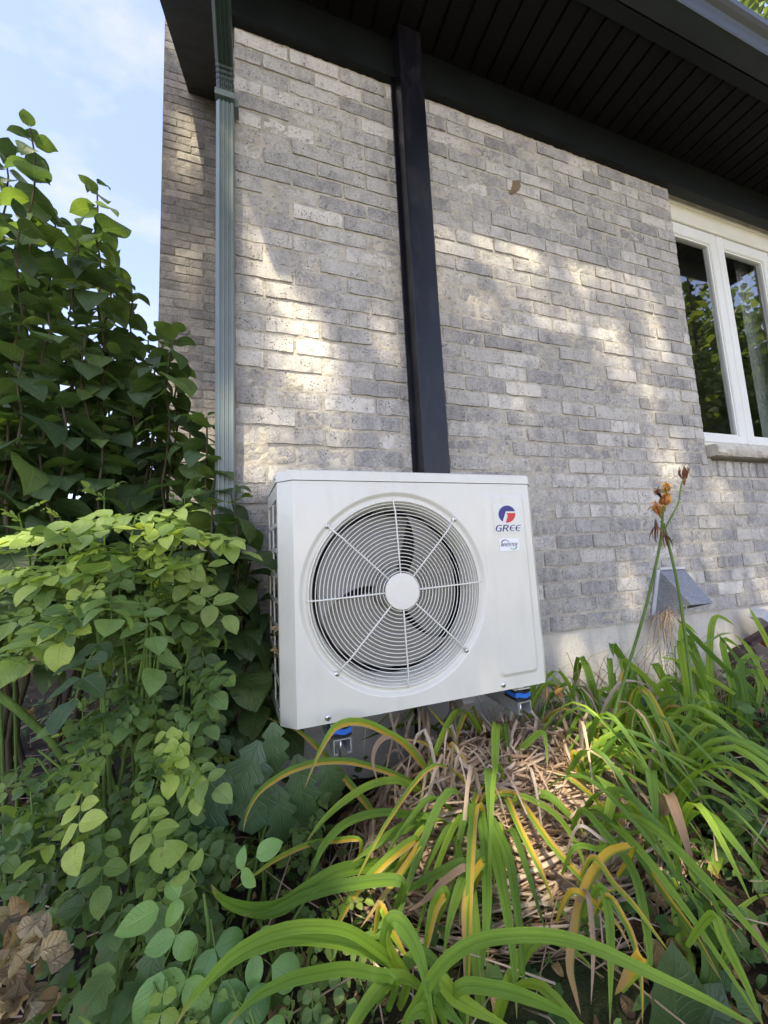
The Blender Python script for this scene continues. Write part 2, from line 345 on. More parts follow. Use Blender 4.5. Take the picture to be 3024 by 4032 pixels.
M_nblue = mat_flat('logo_blue', (0.022, 0.018, 0.19), 0.35); M_nred = mat_flat('logo_red', (0.6, 0.028, 0.035), 0.35)
M_stick = mat_flat('white_sticker', (0.78, 0.79, 0.82), 0.35); M_clear = mat_flat('pale_sticker', (0.68, 0.69, 0.62), 0.3); M_ngreen = mat_flat('logo_green', (0.08, 0.28, 0.04), 0.4)
M_navy = mat_flat('print_navy', (0.02, 0.02, 0.05), 0.4)
LIL = [(0.0, (0.05, 0.092, 0.034)), (0.5, (0.075, 0.13, 0.042)), (1.0, (0.11, 0.175, 0.05))]
ROS = [(0.0, (0.085, 0.15, 0.05)), (0.5, (0.135, 0.225, 0.07)), (0.85, (0.165, 0.265, 0.075)), (1.0, (0.23, 0.33, 0.08))]
M_lilac = mat_leaf('lilac_leaf', LIL); M_lilac_s = mat_leaf('lilac_leaf_mass', LIL, True)
M_rose = mat_leaf('rose_leaf', ROS, veins=11, bumpy=0.5, spots=0.7, rough=0.5); M_rose_s = mat_leaf('rose_leaf_mass', ROS, True, veins=11, bumpy=0.5, spots=0.35, rough=0.5)
M_rosey = mat_leaf('young_rose_leaf', [(0, (0.22, 0.33, 0.08)), (1, (0.38, 0.48, 0.13))], veins=11, bumpy=0.5, spots=0.2)
M_oak = mat_leaf('oak_leaf', [(0, (0.045, 0.095, 0.045)), (1, (0.065, 0.125, 0.055))], veins=7, transl=0.2, rough=0.4)
M_rasp = mat_leaf('raspberry_leaf', [(0, (0.13, 0.26, 0.085)), (1, (0.2, 0.35, 0.11))], veins=9, bumpy=0.4, vein=0.28)
M_weed = mat_leaf('weed_leaf', [(0, (0.06, 0.13, 0.03)), (1, (0.12, 0.22, 0.05))], veins=8)
M_weed_s = mat_leaf('weed_leaf_mass', [(0, (0.04, 0.1, 0.025)), (1, (0.11, 0.2, 0.045))], True, veins=8)
M_dry = mat_leaf('dried_leaf', [(0, (0.2, 0.135, 0.08)), (1, (0.46, 0.36, 0.23))], transl=0.2, rough=0.8, spec=0.1, vein=-0.3, bumpy=0.8)
M_dry_s = mat_leaf('dried_leaf_mass', [(0, (0.10, 0.055, 0.03)), (0.6, (0.3, 0.2, 0.11)), (1, (0.5, 0.36, 0.2))], True, transl=0.15, rough=0.8, spec=0.1, vein=-0.3, bumpy=0.8)
M_tree = mat_leaf('tree_leaf', [(0, (0.07, 0.105, 0.04)), (1, (0.13, 0.175, 0.06))], True, transl=0.4)
M_blade = {k: mat_blade('daylily_'+k, k) for k in ('green', 'yellow', 'gold', 'tan')}
M_tan_s = mat_blade('dry_blade_mass', 'tan', True); M_grass_s = mat_blade('grass_mass', 'green', True)
M_stem = mat_bark('brown_green_stem', (0.04, 0.035, 0.02), (0.11, 0.09, 0.05)); M_gstem = mat_bark('green_stem', (0.07, 0.13, 0.03), (0.14, 0.22, 0.05))
M_bark = mat_bark('tree_bark', (0.06, 0.045, 0.035), (0.2, 0.16, 0.12))
M_flow = mat_leaf('withered_petal', [(0, (0.4, 0.16, 0.05)), (0.6, (0.52, 0.27, 0.09)), (1, (0.6, 0.4, 0.12))], transl=0.3, rough=0.6, vein=-0.4)
M_flowd = mat_leaf('dry_petal', [(0, (0.14, 0.06, 0.04)), (1, (0.3, 0.12, 0.07))], transl=0.25, rough=0.7, vein=-0.4)

# ------------------------------------------------------------------ ground
D = 1.5; XC = -0.075; ZB = -0.408; CO = 0.0777; ZT = 2.325
m = MB(); N = 120
xs = [-0.5+3.5*math.copysign(abs(k)**3, k)*1.0+k*2.2 for k in np.linspace(-1, 1, N)]
ys = [1.2+3.5*math.copysign(abs(k)**3, k)+k*2.0 for k in np.linspace(-1, 1, N)]
xs = [-300, -60, -20]+xs+[20, 60, 300]; ys = [-300, -60, -20]+ys+[20, 60, 300]
vs = [(x, y, gz(x, y)+(0.02*noise.noise(Vector((x*9, y*9, 1))) if abs(x) < 6 and abs(y) < 8 else 0)) for y in ys for x in xs]
nx = len(xs); m.add(vs, [(j*nx+i, j*nx+i+1, (j+1)*nx+i+1, (j+1)*nx+i) for j in range(len(ys)-1) for i in range(nx-1)])
g = m.build('ground', M_ground, None, True); g['kind'] = 'structure'
dm = MB(); dm.add([(-9, -14, GZ+0.03), (14, -14, GZ+0.03), (14, -2.2, GZ+0.03), (-9, -2.2, GZ+0.03), (-9, -14, GZ-0.1), (14, -14, GZ-0.1), (14, -2.2, GZ-0.1), (-9, -2.2, GZ-0.1)], [(0, 1, 2, 3), (0, 4, 5, 1), (1, 5, 6, 2), (2, 6, 7, 3), (3, 7, 4, 0)])
dm.build('bounce_slab', mat_paint('pale_bounce_slab', (0.36, 0.345, 0.315), 0.9, 0.1, 0.15, bump=0.5), None, False, 'structure')  # unseen pale slab, added to bounce warm sunlight onto the house front

# ------------------------------------------------------------------ brick making
def brick_mesh(name, L, H, mat, seed, depth=0.03):
    rg = random.Random(seed); nx, nz = 7, 4; vs = []
    for j in range(nz):
        for i in range(nx):
            a, b = i/(nx-1), j/(nz-1); edge = i in (0, nx-1) or j in (0, nz-1)
            x = (a-0.5)*L; z = (b-0.5)*H; y = -0.0021+rg.gauss(0, 0.0006)
            if edge:
                y = rg.uniform(-0.0022, -0.0004)
                if i in (0, nx-1): x += rg.uniform(-0.002, 0.0015)*(1 if i else -1); z += rg.uniform(-0.0025, 0.0025)
                if j in (0, nz-1): z += rg.uniform(-0.0035, 0.002)*(1 if j else -1)
                if (i in (0, nx-1)) and (j in (0, nz-1)):
                    x *= 1-rg.uniform(0.0, 0.012); z *= 1-rg.uniform(0.0, 0.06)
            else: x += rg.uniform(-0.008, 0.008); z *= (1.45 if nz == 4 else 1.0)
            vs.append((x, y, z))
    fs = [(j*nx+i, j*nx+i+1, (j+1)*nx+i+1, (j+1)*nx+i) for j in range(nz-1) for i in range(nx-1)]
    ring = [i for i in range(nx)]+[j*nx+nx-1 for j in range(1, nz)]+[(nz-1)*nx+i for i in range(nx-2, -1, -1)]+[j*nx for j in range(nz-2, 0, -1)]
    b = len(vs); vs += [(vs[q][0]*1.01, depth, vs[q][2]*1.01) for q in ring]; n = len(ring)
    fs += [(ring[(k+1) % n], ring[k], b+k, b+(k+1) % n) for k in range(n)]
    mb = MB().add(vs, fs); mb.nfront = (nx-1)*(nz-1); return mb, mat
def flat_sides(mb, me):
    me.polygons.foreach_set('use_smooth', [False for i in range(len(me.polygons))]); return me
SLP_ = 0.69
BL, BH, PITCH_B = 0.2165, 0.0665, 0.2285
def wall_bricks(part, rows, mats, plane_y, limit, seed, visible):
    """rows: list of (x0, x1, zc, rotated) ; each becomes one brick object or joins the mass"""
    rg = random.Random(seed); proto = []
    for k in range(12):
        mb, _ = brick_mesh('brick', BL, BH, mats[0], seed+k); proto.append((mb, flat_sides(mb, mb.mesh('brick', mats[0], True))))
    half = []
    for k in range(5):
        mb, _ = brick_mesh('brick', 0.1, BH, mats[0], seed+50+k); half.append((mb, flat_sides(mb, mb.mesh('brick', mats[0], True))))
    items = []
    for (x0, x1, zc, rot) in rows:
        w = x1-x0
        if w < 0.035: continue
        fam, base = (half, 0.1) if w < 0.15 else (proto, BL)
        mb, me = rg.choice(fam); sx = w/base
        c = Vector(((x0+x1)/2, plane_y+rg.uniform(-0.004, 0.0035), zc+rg.uniform(-0.0015, 0.0015)))
        M = Matrix.Translation(c) @ Matrix.Rotation(rg.uniform(-0.006, 0.006)+(math.pi/2 if rot else 0), 4, 'Y') @ Matrix.Rotation(rg.uniform(-0.012, 0.012), 4, 'Z') @ Matrix.Diagonal((sx if not rot else 1, 1, rg.uniform(0.95, 1.06), 1))
        p = pix(c); vis = visible(p, c) if p else False
        items.append((0 if vis else 1, c.length, mb, me, M))
    items.sort(key=lambda q: (q[0], q[1])); mass = MB()
    for k, (nv, _, mb, me, M) in enumerate(items):
        if k < limit and nv == 0: put('brick', me, part, M)
        else:
            mass.add([M @ Vector(v) for v in mb.v], mb.f, rg.random())
    if mass.v: mass.build('brick_infill', mats[1], part, False, 'stuff')

def mortar_sheet(m, x0, x1, z0, z1, y, step, holes=(), amp=0.0049, seed=0.0):
    nx = max(2, int((x1-x0)/step)); nz = max(2, int((z1-z0)/step))
    vs = []
    for j in range(nz+1):
        for i in range(nx+1):
            x = x0+(x1-x0)*i/nx; z = z0+(z1-z0)*j/nz
            d = amp*(0.85*noise.noise(Vector((x*42, z*42, seed)))+0.2*noise.noise(Vector((x*14, z*22, seed+5))))
            vs.append((x, y-0.002-d, z))
    fs = []
    for j in range(nz):
        for i in range(nx):
            xc = x0+(x1-x0)*(i+0.5)/nx; zc = z0+(z1-z0)*(j+0.5)/nz
            if any(a < xc < b and c < zc < d for a, b, c, d in holes): continue
            q = j*(nx+1)+i; fs.append((q, q+1, q+nx+2, q+nx+1))
    m.add(vs, fs)

# ------------------------------------------------------------------ the house
house = thing('brick_house', 'grey weathered brick house with dark green eaves and a white window', 'house', (XC, D, GZ))
WX0, WX1, WZ0, WZ1 = 2.608, 3.86, 0.49, 2.345
XE = 4.6
wm = MB(); mortar_sheet(wm, XC, XE, ZB, 2.56, D, 0.0125, [(WX0, WX1, WZ0, WZ1), (2.641, 3.8, 0.385, WZ0)])
wm.add([(2.63, D+0.03, 0.37), (3.82, D+0.03, 0.37), (3.82, D+0.03, 0.5), (2.63, D+0.03, 0.5)], [(0, 1, 2, 3)]); wm.add([(2.641, D, 0.38), (2.641, D+0.03, 0.38), (2.641, D+0.03, 0.5), (2.641, D, 0.5)], [(0, 1, 2, 3)]); wm.add([(2.63, D, 0.384), (3.82, D, 0.384), (3.82, D+0.03, 0.384), (2.63, D+0.03, 0.384)], [(0, 1, 2, 3)])
wm.add([(XC, D, ZB), (XC, D, 2.6), (XC, 3.3, 4.1), (XC, 3.3, ZB)], [(0, 1, 2, 3)])            # side wall towards the wing
for (a, b, c, d) in ((WX0, WX0, WZ0, WZ1), (WX1, WX1, WZ0, WZ1)):                               # window reveals
    wm.add([(a, D, c), (a, D+0.12, c), (a, D+0.12, d), (a, D, d)], [(0, 1, 2, 3)])
wm.add([(WX0, D, WZ0), (WX1, D, WZ0), (WX1, D+0.12, WZ0), (WX0, D+0.12, WZ0)], [(0, 1, 2, 3)])
wm.add([(WX0, D, WZ1), (WX1, D, WZ1), (WX1, D+0.12, WZ1), (WX0, D+0.12, WZ1)], [(0, 1, 2, 3)])
wm.add([(XC, D+0.01, ZB), (XE, D+0.01, ZB), (XE, D-0.004, ZB), (XC, D-0.004, ZB)], [(0, 1, 2, 3)])
wall = wm.build('wall', M_mortar, house)
rows = []
rb = random.Random(5)
for k in range(35):
    zc = ZB+CO*(k+0.5)+0.001; x = XC+0.002
    first = 0.104 if k % 2 else 0.222
    x1 = x+first
    while x < XE-0.05:
        a, b = x, x1
        if zc > WZ0-0.02-CO*1.2 and b > WX0-0.002 and a < WX1:
            if a < WX0-0.03 and zc > WZ0-0.02: rows.append((a, WX0-0.004, zc, False))
            elif zc <= WZ0-0.02 and a < 2.635: rows.append((a, min(b, 2.63), zc, False)) if min(b, 2.63)-a > 0.04 else None
        else: rows.append((a, b, zc, False))
        g_ = rb.uniform(0.0095, 0.014); x = x1+g_; x1 = x+BL+rb.uniform(-0.004, 0.004)
rows = [r for r in rows if r]
ACB = (585, 1015, 1180, 1580)
def vis_main(p, c):
    if not (-20 < p[0] < 1680 and -20 < p[1] < 2230): return False
    if 612 < p[0] < 1128 and 1050 < p[1] < 1480: return False
    if 0.67 < c.x < 0.70: return True
    return c.z < ZT-0.005
wall_bricks(wall, rows, (M_brick, M_brick_s), D-0.0036, 300, 100, vis_main)
# return wall towards the wing (seen only from the left)
side = MB(); fam = [brick_mesh('brick', BL, BH, M_brick, 700+k)[0] for k in range(6)]; rb = random.Random(15)
for k in range(58):
    zc = ZB+CO*(k+0.5); y = D+0.006+(0.114 if k % 2 == 0 else 0.0)
    while y < 3.25:
        if zc < 2.45+SLP_*(y-D):
            M = Matrix.Translation((XC-0.0035, y+BL/2, zc)) @ Matrix.Rotation(-math.pi/2, 4, 'Z'); mb = rb.choice(fam); side.add([M @ Vector(v) for v in mb.v], mb.f, rb.random())
        y += BL+0.012
side.build('brick_infill', M_brick_s, wall, False, 'stuff')
# short upright bricks under the sill
sold = []
for k in range(14):
    x = 2.648+k*0.077; mb, _ = brick_mesh('brick', 0.1, BH, M_brick, 400+k)
    M = Matrix.Translation((x+0.0385, D+0.016, 0.432)) @ Matrix.Rotation(math.pi/2+rb.uniform(-0.02, 0.02), 4, 'Y') @ Matrix.Diagonal((1.05, 1, 0.98, 1))
    put('brick', mb.mesh('brick', M_brick, True), wall, M)
fm = MB(); mortar_sheet(fm, XC-0.0, XE, -1.05, ZB-0.001, D+0.008, 0.03, amp=0.004, seed=9.0)
fm.add([(XC, D+0.008, -1.05), (XC, D+0.008, ZB), (XC, 3.3, ZB), (XC, 3.3, -1.05)], [(0, 1, 2, 3)])
fm.build('foundation', M_conc, house, True)
# frieze, soffit, gutter, roof
YF = 1.474; YS = 1.083; ZS = 2.56
f = MB(); f.box((XC-0.01, YF, 2.352), (XE, YF+0.02, ZS+0.03)); f.prism([(YF-0.012, 2.325), (D+0.02, 2.325), (D+0.02, 2.35), (YF-0.004, 2.352), (YF-0.012, 2.346)], XC-0.012, XE)
f.build('frieze_board', M_green, house)
sof = MB(); sof.box((-0.53, YS-0.02, ZS+0.016), (XE, D+0.02, ZS+0.03)); soffit = sof.build('soffit', M_soffit, house)
PW = 0.1089
def soffit_panel_mesh(length):                     # long axis y, one V groove down the middle
    w = PW-0.010; pr = [(-w/2, 0.012), (-w/2+0.003, 0.001), (-w/2+0.006, 0), (w/2-0.006, 0), (w/2-0.003, 0.001), (w/2, 0.012)]
    vs = [(x, yy, z) for yy in (0, length) for x, z in pr]; n = len(pr)
    fs = [(i, i+1, n+i+1, n+i) for i in range(n-1)]+[(0, n, 2*n-1, n-1)]
    return MB().add(vs, fs)
pm = soffit_panel_mesh(YF-YS).mesh('soffit_panel', M_soffit)
x = 1.533-PW*19+PW/2
while x < XE:
    put('soffit_panel', pm, soffit, Matrix.Translation((x, YS, ZS+0.001+random.uniform(0, 0.0012)))); x += PW
t_ = MB(); t_.prism([(YS+0.004, ZS-0.004), (YS+0.004, ZS-0.009), (1.035, ZS-0.009), (1.035, ZS+0.1), (1.045, ZS+0.1), (1.045, ZS-0.004)], -0.56, XE); t_.build('fascia_trim', M_green, house)
gp = [(1.03, 2.556), (0.965, 2.553), (0.948, 2.556), (0.944, 2.565), (0.938, 2.598), (0.93, 2.615), (0.914, 2.63), (0.903, 2.645), (0.9, 2.672), (0.912, 2.676), (0.912, 2.668), (1.03, 2.668)]
g_ = MB(); g_.prism(gp, -0.56, XE); g_.build('gutter', M_fascia, house)
SLP = 0.69
def roofz(y): return 2.69+SLP*(y-1.0)
r_ = MB(); r_.prism([(0.96, roofz(0.96)), (6.0, roofz(6.0)), (6.0, roofz(6.0)-0.05), (0.96, roofz(0.96)-0.05)], -0.55, XE); r_.build('roof', mat_paint('dark_shingle', (0.05, 0.05, 0.05), 0.9, 0.1, 0.3), house)
# raking verge on the left: sloped soffit panels and grey fascia
XR = -0.534; RZ = lambda y: 4.262-SLP*(3.3-y)
rk = MB(); rk.add([(XR+0.02, 0.9, RZ(0.9)+0.02), (XC, 0.9, RZ(0.9)+0.02), (XC, 3.3, RZ(3.3)+0.02), (XR+0.02, 3.3, RZ(3.3)+0.02)], [(0, 1, 2, 3)])
rake = rk.build('verge_soffit', M_soffit, house)
ang = math.atan(SLP); pm2 = soffit_panel_mesh(XC-XR-0.035).mesh('soffit_panel', M_soffit)
s = 0.0
while True:
    y = 3.29-s*math.cos(ang)
    if y < 0.92: break
    M = Matrix.Translation((XC-0.004, y, RZ(y)+0.002)) @ Matrix.Rotation(ang, 4, 'X') @ Matrix.Rotation(math.pi/2, 4, 'Z')
    put('soffit_panel', pm2, rake, M); s += PW
vf = MB()
for (xa, xb) in ((XR-0.012, XR+0.022),):
    vs = []
    for y in (0.88, 3.3):
        for (xx, dz) in ((xa, 0.0), (xb, 0.0), (xb, 0.2), (xa, 0.2)): vs.append((xx, y, RZ(y)-0.004+dz))
    vf.add(vs, [(0, 1, 2, 3), (7, 6, 5, 4), (0, 4, 5, 1), (1, 5, 6, 2), (2, 6, 7, 3), (3, 7, 4, 0)])
vf.build('verge_fascia', M_fascia, house)
# window
win = MB(); YW = D+0.075
win.box((2.54, YW-0.012, 2.205), (3.86, YW+0.06, 2.375), bev=0.004); win.box((2.54, YW-0.022, 2.325), (3.86, YW+0.05, 2.36), bev=0.004)
win.box((3.80, YW-0.012, 0.58), (3.86, YW+0.06, 2.204), bev=0.004); win.box((2.535, YW, 0.58), (2.585, YW+0.06, 2.204), bev=0.004); win.box((2.54, YW+0.0, 0.575), (3.86, YW+0.06, 0.625), bev=0.004)
window = win.build('window', M_cream, house)
for (xa, xb) in ((2.585, 3.183), (3.191, 3.798)):
    s_ = MB(); y0, y1 = YW-0.004, YW+0.045; w = 0.072; za, zb = 0.626, 2.2
    for a, b in (((xa, y0, za), (xa+w, y1, zb)), ((xb-w, y0, za), (xb, y1, zb)), ((xa+w, y0+0.001, za), (xb-w, y1, za+0.056)), ((xa+w, y0+0.001, zb-0.088), (xb-w, y1, zb))):
        s_.box(a, b, bev=0.006)
    gx0, gx1, gz0, gz1 = xa+w, xb-w, za+0.056, zb-0.088
    for a, b in (((gx0, y0+0.012, gz0), (gx0+0.012, y1, gz1)), ((gx1-0.012, y0+0.012, gz0), (gx1, y1, gz1)), ((gx0+0.012, y0+0.012, gz0), (gx1-0.012, y1, gz0+0.012)), ((gx0+0.012, y0+0.012, gz1-0.012), (gx1-0.012, y1, gz1))):
        s_.box(a, b)
    s_.build('sash', M_vinyl, window)
    p_ = MB(); p_.box((gx0+0.01, YW+0.02, gz0+0.01), (gx1-0.01, YW+0.026, gz1-0.01)); p_.build('pane', M_glass, window)
b_ = MB(); b_.box((3.1845, YW+0.002, 0.63), (3.1895, YW+0.03, 2.19)); b_.build('mullion_gap', mat_flat('grey_gasket', (0.2, 0.2, 0.22), 0.6), window)
rm = MB(); X0, X1, Y0, Y1, Z0, Z1 = 2.3, 4.3, D+0.13, D+2.2, 0.2, 2.45
rm.add([(X0, Y0, Z0), (X1, Y0, Z0), (X1, Y1, Z0), (X0, Y1, Z0), (X0, Y0, Z1), (X1, Y0, Z1), (X1, Y1, Z1), (X0, Y1, Z1)], [(0, 1, 2, 3), (4, 5, 6, 7), (0, 3, 7, 4), (1, 2, 6, 5), (3, 2, 6, 7)])
rm.build('room_lining', M_room, window)
cu = MB()
for (a, b) in ((3.62, 3.85),):
    n = 20; pts = [(a+(b-a)*i/n, D+0.2+0.012*math.sin(i*1.7)) for i in range(n+1)]
    vs = [(px, py, z) for z in (0.6, 2.3) for px, py in pts]; cu.add(vs, [(i, i+1, n+2+i, n+1+i) for i in range(n)])
cu.build('curtain', M_room2, window, True)
# stone sill with a rock-faced front
sm = MB(); n = 60; vs = []
for i in range(n+1):
    x = 2.614+(3.95-2.614)*i/n
    for (yy, zz) in ((D+0.05, 0.575), (1.452, 0.572), (1.442, 0.555), (1.436, 0.535), (1.44, 0.515), (1.45, 0.5), (D+0.05, 0.496)):
        k = 0 if yy > 1.49 else 1
        vs.append((x, yy+k*0.012*noise.noise(Vector((x*22, zz*40, 2))), zz+k*0.006*noise.noise(Vector((x*30, zz*30, 7)))))
sm.add(vs, [(i*7+k, i*7+(k+1) % 7, (i+1)*7+(k+1) % 7, (i+1)*7+k) for i in range(n) for k in range(7)]+[tuple(range(6, -1, -1)), tuple(n*7+k for k in range(7))])
sill = sm.build('stone_sill', M_stone, house)
# mud stain where a nest was
mn = MB()
pts = [(1107, 390), (1122, 389), (1126, 402), (1122, 412), (1114, 416), (1108, 420), (1100, 416), (1104, 405)]
c0 = [at(x, y, D-0.0085) for x, y in pts]; cc = sum(c0, Vector())/len(c0)
mn.add([cc+Vector((0, -0.004, 0))]+[cc+(p-cc)*0.6+Vector((0, -0.003, 0)) for p in c0]+c0, [(0, 1+i, 1+(i+1) % 8) for i in range(8)]+[(1+i, 9+i, 9+(i+1) % 8, 1+(i+1) % 8) for i in range(8)])
tag(mn.build('mud_nest', mat_paint('dried_mud', (0.2, 0.15, 0.09), 0.95, 0.1, 0.3, bump=0.5)), 'small brown dried mud nest stuck on the brick wall below the eave', 'mud nest')

# ------------------------------------------------------------------ the wing set back on the left
wing = thing('house_wing', 'darker brick wing set back behind the drainpipe, against the sky', 'house', (-0.75, 3.3, GZ))
YB = 3.3; XL = -0.752
wm = MB(); mortar_sheet(wm, XL, 0.6, GZ-0.1, 6.0, YB, 0.02, amp=0.005, seed=3.0)
wm.add([(XL, YB, -1), (XL, YB+4, -1), (XL, YB+4, 6.0), (XL, YB, 6.0)], [(0, 1, 2, 3)])
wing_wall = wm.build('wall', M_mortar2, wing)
rows = []
rb = random.Random(8)
for k in range(int((6.0+0.9)/CO)):
    zc = -0.9+CO*(k+0.5); x = XL+0.002; x1 = x+(0.104 if k % 2 else 0.222)
    while x < 0.5:
        rows.append((x, x1, zc, False)); x = x1+rb.uniform(0.0095, 0.014); x1 = x+BL+rb.uniform(-0.004, 0.004)
def vis_wing(p, c): return 330 < p[0] < 478 and -10 < p[1] < 1200
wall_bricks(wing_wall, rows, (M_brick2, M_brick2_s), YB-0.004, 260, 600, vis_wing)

# ------------------------------------------------------------------ drainpipe
dp = thing('drainpipe', 'sage green fluted metal drainpipe running down the brick corner', 'drainpipe', (-0.11, 1.45, GZ))
def pipe_prof(w=0.066, d=0.075):
    pr = [(-w/2, d/2), (-w/2, -d/2+0.012), (-w/2+0.012, -d/2)]
    for c in (-0.012, 0.003, 0.017): pr += [(c-0.005, -d/2), (c-0.003, -d/2+0.005), (c+0.003, -d/2+0.005), (c+0.005, -d/2)]
    return pr+[(w/2-0.004, -d/2), (w/2, -d/2+0.006), (w/2, d/2)]
def sweep(path, prof):
    n = len(prof); vs = []
    for (o, ax, ay) in path: vs += [Vector(o)+Vector(ax)*px+Vector(ay)*py for px, py in prof]
    return MB().add(vs, [(i*n+k, i*n+(k+1) % n, (i+1)*n+(k+1) % n, (i+1)*n+k) for i in range(len(path)-1) for k in range(n)]+[tuple(range(n-1, -1, -1)), tuple((len(path)-1)*n+k for k in range(n))])
PX, PY = -0.107, 1.452; pr = pipe_prof()
sweep([((PX, PY, GZ+0.1), (1, 0, 0), (0, 1, 0)), ((PX, PY, 1.83), (1, 0, 0), (0, 1, 0))], pr).build('pipe', M_pipe, dp)
path = []
for k in range(15):
    a = (k/14)*R(64); rr = 0.13; puck = 1.0-0.06*(k % 2)
    path.append(((PX, PY-rr*(1-math.cos(a))*0.9, 1.86+rr*math.sin(a)), (puck, 0, 0), (0, math.cos(a)*puck, math.sin(a)*puck)))
o_, ax_, ay_ = path[-1]; dirv = Vector((0, -math.sin(R(64)), math.cos(R(64))))
path.append((tuple(Vector(o_)+dirv*0.02), (1, 0, 0), ay_)); path.append((tuple(Vector(o_)+dirv*0.5), (1, 0, 0), ay_))
sweep([((PX, PY, 1.79), (0.93, 0, 0), (0, 0.93, 0)), ((PX, PY, 1.86), (0.93, 0, 0), (0, 0.93, 0))]+path, pr).build('elbow', mat_paint('shade_darkened_elbow', (0.03, 0.046, 0.042), 0.35, 0.4, 0.15), dp)  # same pipe, its colour darkened to carry the shade under the eave
sb = MB(); sb.box((PX-0.037, PY-0.043, 1.845), (PX+0.037, PY+0.04, 1.872)); sb.box((PX+0.034, PY-0.02, 1.842), (PX+0.05, PY+0.03, 1.875)); sb.build('strap', M_pipe, dp)

# ------------------------------------------------------------------ line cover
lc = MB(); lc.box((0.663, 1.40, 0.2), (0.786, 1.488, ZS-0.012), bev=0.004)
lco = tag(lc.build('line_cover', M_black), 'tall black metal line cover running up the brick wall from behind the condenser', 'pipe cover')
lf = MB(); lf.box((0.648, 1.482, 0.2), (0.801, 1.492, ZS-0.012)); lf.build('mounting_flange', M_black, lco)
# ------------------------------------------------------------------ vent hood
vh = thing('vent_hood', 'galvanised metal vent hood low on the brick wall', 'vent hood', (2.12, 1.48, -0.38))
TL, TR, BLp, BRp = (2.07, 1.49, -0.152), (2.262, 1.49, -0.158), (1.99, 1.49, -0.383), (2.25, 1.49, -0.375); FL, FR = (2.030, 1.325, -0.318), (2.19, 1.325, -0.322)
h = MB(); h.add([TL, TR, BLp, BRp, FL, FR], [(0, 4, 5, 1), (0, 2, 4), (1, 5, 3)])
hm = h.build('hood', M_galv, vh); sd = hm.modifiers.new('thick', 'SOLIDIFY'); sd.thickness = 0.002
fl_ = MB()
for a, b in ((TL, BLp), (TL, TR)):
    a, b = Vector(a), Vector(b); d_ = (b-a).normalized(); s_ = d_.cross(Vector((0, 1, 0)))*(0.02)
    if a == Vector(TL) and b == Vector(TR): s_ = -Vector((0, 0, -1))*0.012
    else: s_ = Vector((-0.022, 0, 0))
    fl_.add([a, b, b+s_, a+s_, a+Vector((0, -0.006, 0)), b+Vector((0, -0.006, 0)), b+s_+Vector((0, -0.006, 0)), a+s_+Vector((0, -0.006, 0))], [(0, 1, 2, 3), (4, 5, 6, 7), (0, 1, 5, 4), (2, 3, 7, 6), (1, 2, 6, 5), (0, 3, 7, 4)])
fl_.build('flange', mat_paint('pale_galvanised_flange', (0.55, 0.56, 0.56), 0.6, 0.3, 0.15, metal=0.2), vh)

# ------------------------------------------------------------------ air conditioner
YA = 1.0655
ac = thing('outdoor_unit', 'ivory air conditioner condenser with a round fan guard on wall brackets', 'air conditioner', (0.49, 1.22, -0.443))
def AP(x, y, Y=YA):                        # detail view position on the front plate
    p = at((900+x/1.2762)/1.82278, (1750+y/1.2762)/1.82278, Y); return p.x, p.z
def A2(x, y, Y):                           # logo close-up position
    p = at((1850+x/5.53)/1.82278, (1900+y/5.53)/1.82278, Y); return p
XF0, XF1, ZF0, ZF1 = 0.0948, 0.894, -0.4427, 0.2195
XS = 0.716; CX, CZ, RO = 0.4025, -0.109, 0.2985
def rim(cx, cz, box, angs):
    x0, x1, z0, z1 = box; out = []
    for a in angs:
        c, s = math.cos(a), math.sin(a); k = 1e9
        if c > 1e-9: k = min(k, (x1-cx)/c)
        if c < -1e-9: k = min(k, (x0-cx)/c)
        if s > 1e-9: k = min(k, (z1-cz)/s)
        if s < -1e-9: k = min(k, (z0-cz)/s)
        out.append((cx+k*c, cz+k*s))
    return out
def loops(m, ls, close=True, cap=False, mi=0):
    n = len(ls[0]); vs = [p for l in ls for p in l]
    m.add(vs, [(i*n+k, i*n+(k+1) % n, (i+1)*n+(k+1) % n, (i+1)*n+k) for i in range(len(ls)-1) for k in range(n)]+([tuple((len(ls)-1)*n+k for k in range(n))] if cap else []), 0.5, mi)
angs = sorted([2*math.pi*k/96 for k in range(96)]+[math.atan2(z-CZ, x-CX) % (2*math.pi) for x in (XF0, XS) for z in (ZF0, ZF1)])
fp = MB()
ring = lambda r, y: [(CX+r*math.cos(a), y, CZ+r*math.sin(a)) for a in angs]
loops(fp, [[(x, YA, z) for x, z in rim(CX, CZ, (XF0, XS, ZF0, ZF1), angs)], ring(RO, YA), ring(RO-0.003, YA+0.0008), ring(RO-0.012, YA+0.008), ring(RO-0.016, YA+0.009), ring(0.272, YA+0.009), ring(0.268, YA+0.011), ring(0.262, YA+0.018), ring(0.256, YA+0.035), ring(0.253, YA+0.085)])
